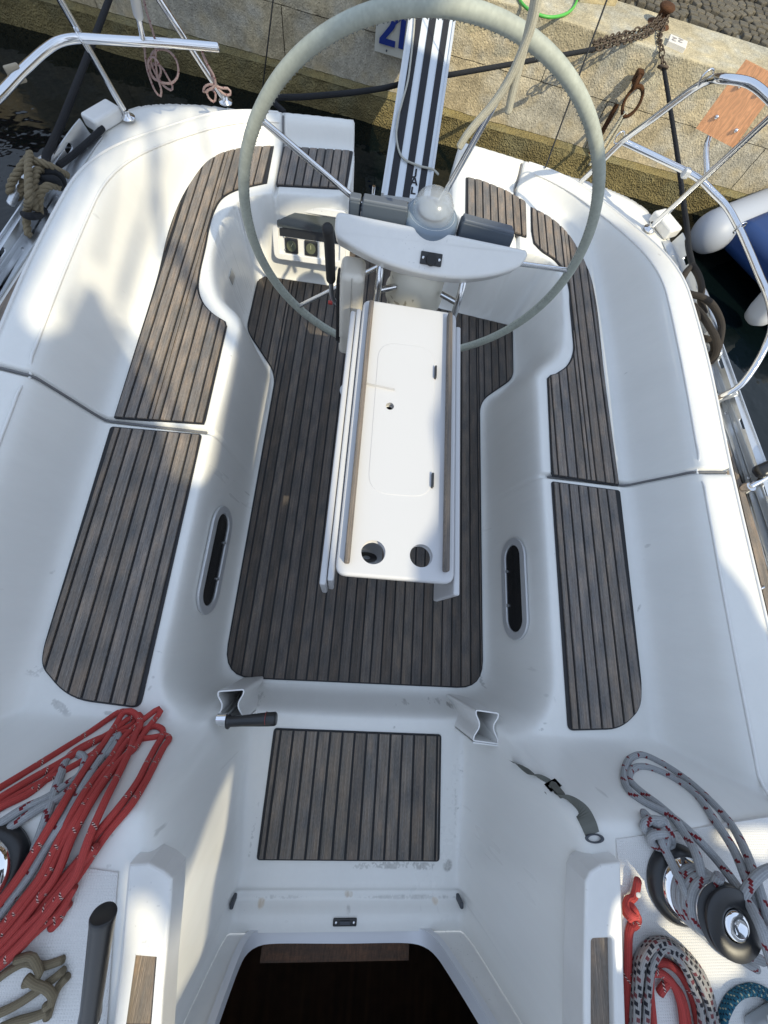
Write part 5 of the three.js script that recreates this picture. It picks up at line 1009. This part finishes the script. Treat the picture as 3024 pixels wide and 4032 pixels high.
// ---------------------------------------------------------------- the dinghy beside us
{
  const d = thing('dinghy', 'grey inflatable dinghy with a blue cover floating beyond the stern rail', 'dinghy');
  const a = at(1560, 440, .05), dir = V(.62, 0, -.42).normalize(), side = V(.42, 0, .62).normalize(), R = .15;
  const c = a.clone().addScaledVector(dir, .16).addScaledVector(side, .05); c.y = -.16;
  mesh('tube', tube([c.clone(), c.clone().addScaledVector(dir, .6), c.clone().addScaledVector(dir, 1.6)], R, { k: 28, step: .06, cap: 1.1 }), std(lin(.36, .39, .45), .5), d);
  mesh('tube', tube([c.clone().addScaledVector(side, 1.15).addScaledVector(dir, .2), c.clone().addScaledVector(side, 1.15).addScaledVector(dir, .8), c.clone().addScaledVector(side, 1.15).addScaledVector(dir, 1.8)], R, { k: 28, step: .06, cap: 1.1 }), std(lin(.36, .39, .45), .5), d);
  const cg = new RoundedBoxGeometry(1.9, .22, 1.0, 4, .08).rotateY(Math.atan2(-dir.z, dir.x)); const cc = c.clone().addScaledVector(side, .58).addScaledVector(dir, .98);
  mesh('cover', cg.translate(cc.x, -.12, cc.z), std(lin(.006, .035, .14), .6), d);
  mesh('seam', tube([c.clone().addScaledVector(side, R * .72).add(V(0, R * .72, 0)), c.clone().addScaledVector(side, R * .72).addScaledVector(dir, .8).add(V(0, R * .72, 0)), c.clone().addScaledVector(side, R * .72).addScaledVector(dir, 1.6).add(V(0, R * .72, 0))], .008, { k: 6, step: .1 }), M.rubber, d);
  const f = thing('fender', 'white plastic fender hanging over dark water beside the rail', 'fender');
  const fp = at(1650, 610, .0);
  mesh('body', lathe([[0, -.30], [.05, -.29], [.09, -.25], [.10, -.18], [.10, .12], [.09, .19], [.05, .23], [.02, .25], [.02, .28], [0, .28]], 32).rotateZ(.3).translate(fp.x + .16, fp.y, fp.z + .02), phy(lin(.72, .74, .77), .35), f);
  const bl = thing('genoa_block', 'black sheet block on a steel car by the toe rail', 'block');
  const bp = at(1618, 1040, .47);
  mesh('car', merge([cyl(V(bp.x - .02, .455, bp.z + .03), V(bp.x - .02, .49, bp.z + .03), .024, .02, 24), cyl(V(bp.x - .02, .485, bp.z + .03), V(bp.x + .05, .52, bp.z - .02), .012, .012, 16)]), M.steel, bl);
  mesh('cheek', new RoundedBoxGeometry(.16, .05, .055, 4, .02).rotateZ(.5).rotateY(.5).translate(bp.x + .05, .545, bp.z - .05), M.black, bl);
  const bs = at(1640, 1270, .47); mesh('pad_eye', new THREE.TorusGeometry(.014, .004, 8, 20).rotateY(.5).translate(bs.x, .47, bs.z), M.steel, bl);
}

// ---------------------------------------------------------------- beyond the picture: what the water and the steel mirror
{
  const n = thing('neighbour_yacht', 'dark blue yacht hull moored alongside, outside the view', 'yacht');
  mesh('hull', prism(smoothLoop([[-3.75, -3.3], [-3.55, -1], [-3.5, 1.5], [-3.8, 4.5], [-4.8, 7.5], [-5.8, 4.5], [-6.1, 1.5], [-6.05, -1], [-5.9, -3.3]], 120), -.9, 1.25, { bevel: .04 }), phy(lin(.012, .028, .10), .2, { clearcoat: .8, clearcoatRoughness: .1 }), n);
  mesh('cabin', prism(smoothLoop([[-4.1, -1], [-4.05, 2], [-4.8, 4], [-5.5, 2], [-5.45, -1]], 60), 1.25, 1.75, { bevel: .06 }), M.gelSmooth, n);
  mesh('sprayhood', new THREE.CylinderGeometry(.8, .8, 1.9, 24, 1, false, 0, Math.PI).rotateZ(Math.PI / 2).rotateX(-Math.PI / 2).scale(.75, 1, 1).translate(-4.78, 1.3, -.6), std(lin(.012, .02, .06), .8), n);
  const hm = [[.20, .13, .07], [.16, .12, .085], [.22, .17, .10], [.13, .09, .06]].map(c => std(lin(...c), .9, { map: wallMap }));
  for (let i = 0; i < 7; i++) {
    const w = 7 + (i * 37 % 5), h = 8 + (i * 53 % 4), x = -32 + i * 10.2, z = -17 + .1157 * x - (i % 3);
    const b = thing('quay_house', 'plain plastered house with dark windows across the quay, outside the view', 'house', 'houses along the quay');
    mesh('wall', mapBox(box(w, h, 6, x, h / 2 + .3, z - 3), .2), hm[i % 4], b);
    mesh('roof', mapBox(new THREE.CylinderGeometry(.01, w * .74, 2, 4, 1).rotateY(Math.PI / 4).scale(1, 1, .85).translate(x, h + 1.3, z - 3), .2), std(lin(.16, .06, .035), .9), b);
    for (let r = 0; r < 3; r++) for (let c = 0; c < 3; c++) mesh('window', box(.9, 1.4, .08, x + (c - 1) * w * .3, 1.6 + r * 2.6, z + .02), std(lin(.02, .025, .03), .15), b);
  }
}

// ---------------------------------------------------------------- unseen sheet added towards the sun, shaped to shade the cockpit
{
  const n = V(SUN.x, 0, SUN.z).normalize(), e = V(n.z, 0, -n.x), DN = 2.7;
  const up = P => { const t = (DN - P.dot(n)) / SUN.dot(n); const a = P.clone().addScaledVector(SUN, t); return [a.dot(e), a.y]; };
  const deck = l => l.map(p => up(onDeck(p[0], p[1], 0)));
  const flat = l => l.map(p => up(V(p[0], 0, p[1])));
  const lvl = (l, h) => l.map(p => up(V(p[0], h, p[1])));
  const A = deck([[585, 262], [430, 228], [345, 245], [266, 296], [218, 345], [165, 442], [111, 540], [78, 606], [50, 674], [80, 724], [110, 724], [137, 707], [152, 664], [197, 606], [225, 658], [272, 744], [330, 860], [350, 930], [372, 1030], [420, 1046], [452, 1030], [480, 900], [508, 760], [512, 706], [462, 630], [468, 500], [520, 440], [585, 405]]);
  const B = lvl([[-.100, -1.07], [.132, -1.07], [.134, -.72], [.112, -.62], [.128, -.50], [.134, -.32], [.075, -.20], [.070, -.11], [-.100, -.11]], .71);
  const D = deck([[500, 1671], [492, 1746], [480, 1816], [465, 1886], [450, 1961], [440, 2040], [380, 2160], [262, 2200], [276, 2000], [284, 1872], [320, 1872], [352, 1888], [400, 1850], [450, 1765]]);
  const E1 = deck([[1272, 1890], [1300, 1874], [1340, 1866], [1344, 1985], [1310, 1998], [1272, 2012]]);
  const E2 = deck([[1352, 1820], [1377, 1818], [1420, 1945], [1398, 1950]]);
  const E3 = deck([[1530, 1800], [1655, 1780], [1655, 1850], [1600, 1840]]);
  const E4 = deck([[1425, 1975], [1475, 1992], [1540, 2040], [1600, 2085], [1560, 2115], [1480, 2105], [1425, 2050]]);
  const C = deck([[1640, 1340], [1614, 1282], [1549, 1200], [1512, 1035], [1480, 880], [1443, 705], [1416, 594], [1385, 528], [1344, 492], [1300, 476], [1240, 467], [1214, 478], [1226, 512], [1205, 560], [1185, 588], [1127, 590], [1060, 545]]);
  const outer = [...flat([[-2.6, 1.7], [1.6, 1.7], [1.6, .2], [.95, -.25]]), ...C, ...flat([[.0, -2.25], [.06, -2.9], [.03, -3.42], [-.33, -3.55], [-.36, -3.8], [-.12, -4.0], [-.1, -4.9], [-3.6, -4.9], [-3.6, -2.6], [-2.6, -1.2]])];
  const sh = new THREE.Shape(outer.map(p => new THREE.Vector2(...p)));
  const F = flat([[-.76, -2.12], [-.25, -2.14], [-.22, -1.86], [-.72, -1.80]]);
  for (const h of [A, B, D, F, E1, E2, E3, E4]) sh.holes.push(new THREE.Path(smoothLoop(h, 80).map(p => new THREE.Vector2(...p))));  // openings cut to the outlines of the sunlit patches
  const g = new THREE.ExtrudeGeometry(sh, { depth: .006, bevelEnabled: false });
  g.applyMatrix4(new THREE.Matrix4().makeBasis(e, V(0, 1, 0), e.clone().cross(V(0, 1, 0))).setPosition(n.clone().multiplyScalar(DN)));
  const m4 = new THREE.Matrix4().makeBasis(e, V(0, 1, 0), e.clone().cross(V(0, 1, 0))).setPosition(n.clone().multiplyScalar(DN));
  const aw = thing('added_shade_screen', 'pale upright sheet added outside the view, its openings cut to shape the cockpit shade', 'awning'), cloth = std(lin(.55, .56, .56), .9, { side: THREE.DoubleSide });
  mesh('canvas', g, cloth, aw);
  for (const [pts, w] of [[[[318, 235], [326, 330], [336, 430], [350, 560]], .034], [[[418, 215], [430, 270], [452, 345]], .022], [[[372, 520], [400, 590], [440, 660], [520, 770]], .045], [[[255, 690], [330, 800], [392, 930]], .03], [[[268, 290], [232, 420], [205, 560]], .016], [[[385, 235], [330, 380], [262, 640]], .014], [[[210, 370], [170, 480], [120, 660]], .014], [[[300, 480], [262, 600], [250, 680]], .016]]) {
    const c = deck(pts), L = [], R = []; c.forEach((p, i) => { const a = c[Math.max(0, i - 1)], b = c[Math.min(c.length - 1, i + 1)], dx = b[0] - a[0], dy = b[1] - a[1], l = Math.hypot(dx, dy); L.push(new THREE.Vector2(p[0] - dy / l * w / 2, p[1] + dx / l * w / 2)); R.push(new THREE.Vector2(p[0] + dy / l * w / 2, p[1] - dx / l * w / 2)); });
    mesh('strap', new THREE.ExtrudeGeometry(new THREE.Shape([...L, ...R.reverse()]), { depth: .006, bevelEnabled: false }).translate(0, 0, .012).applyMatrix4(m4), cloth, aw);  // added strips that throw shadow bands over the sunlit coaming and seat
  }
}
renderer.render(scene, camera);
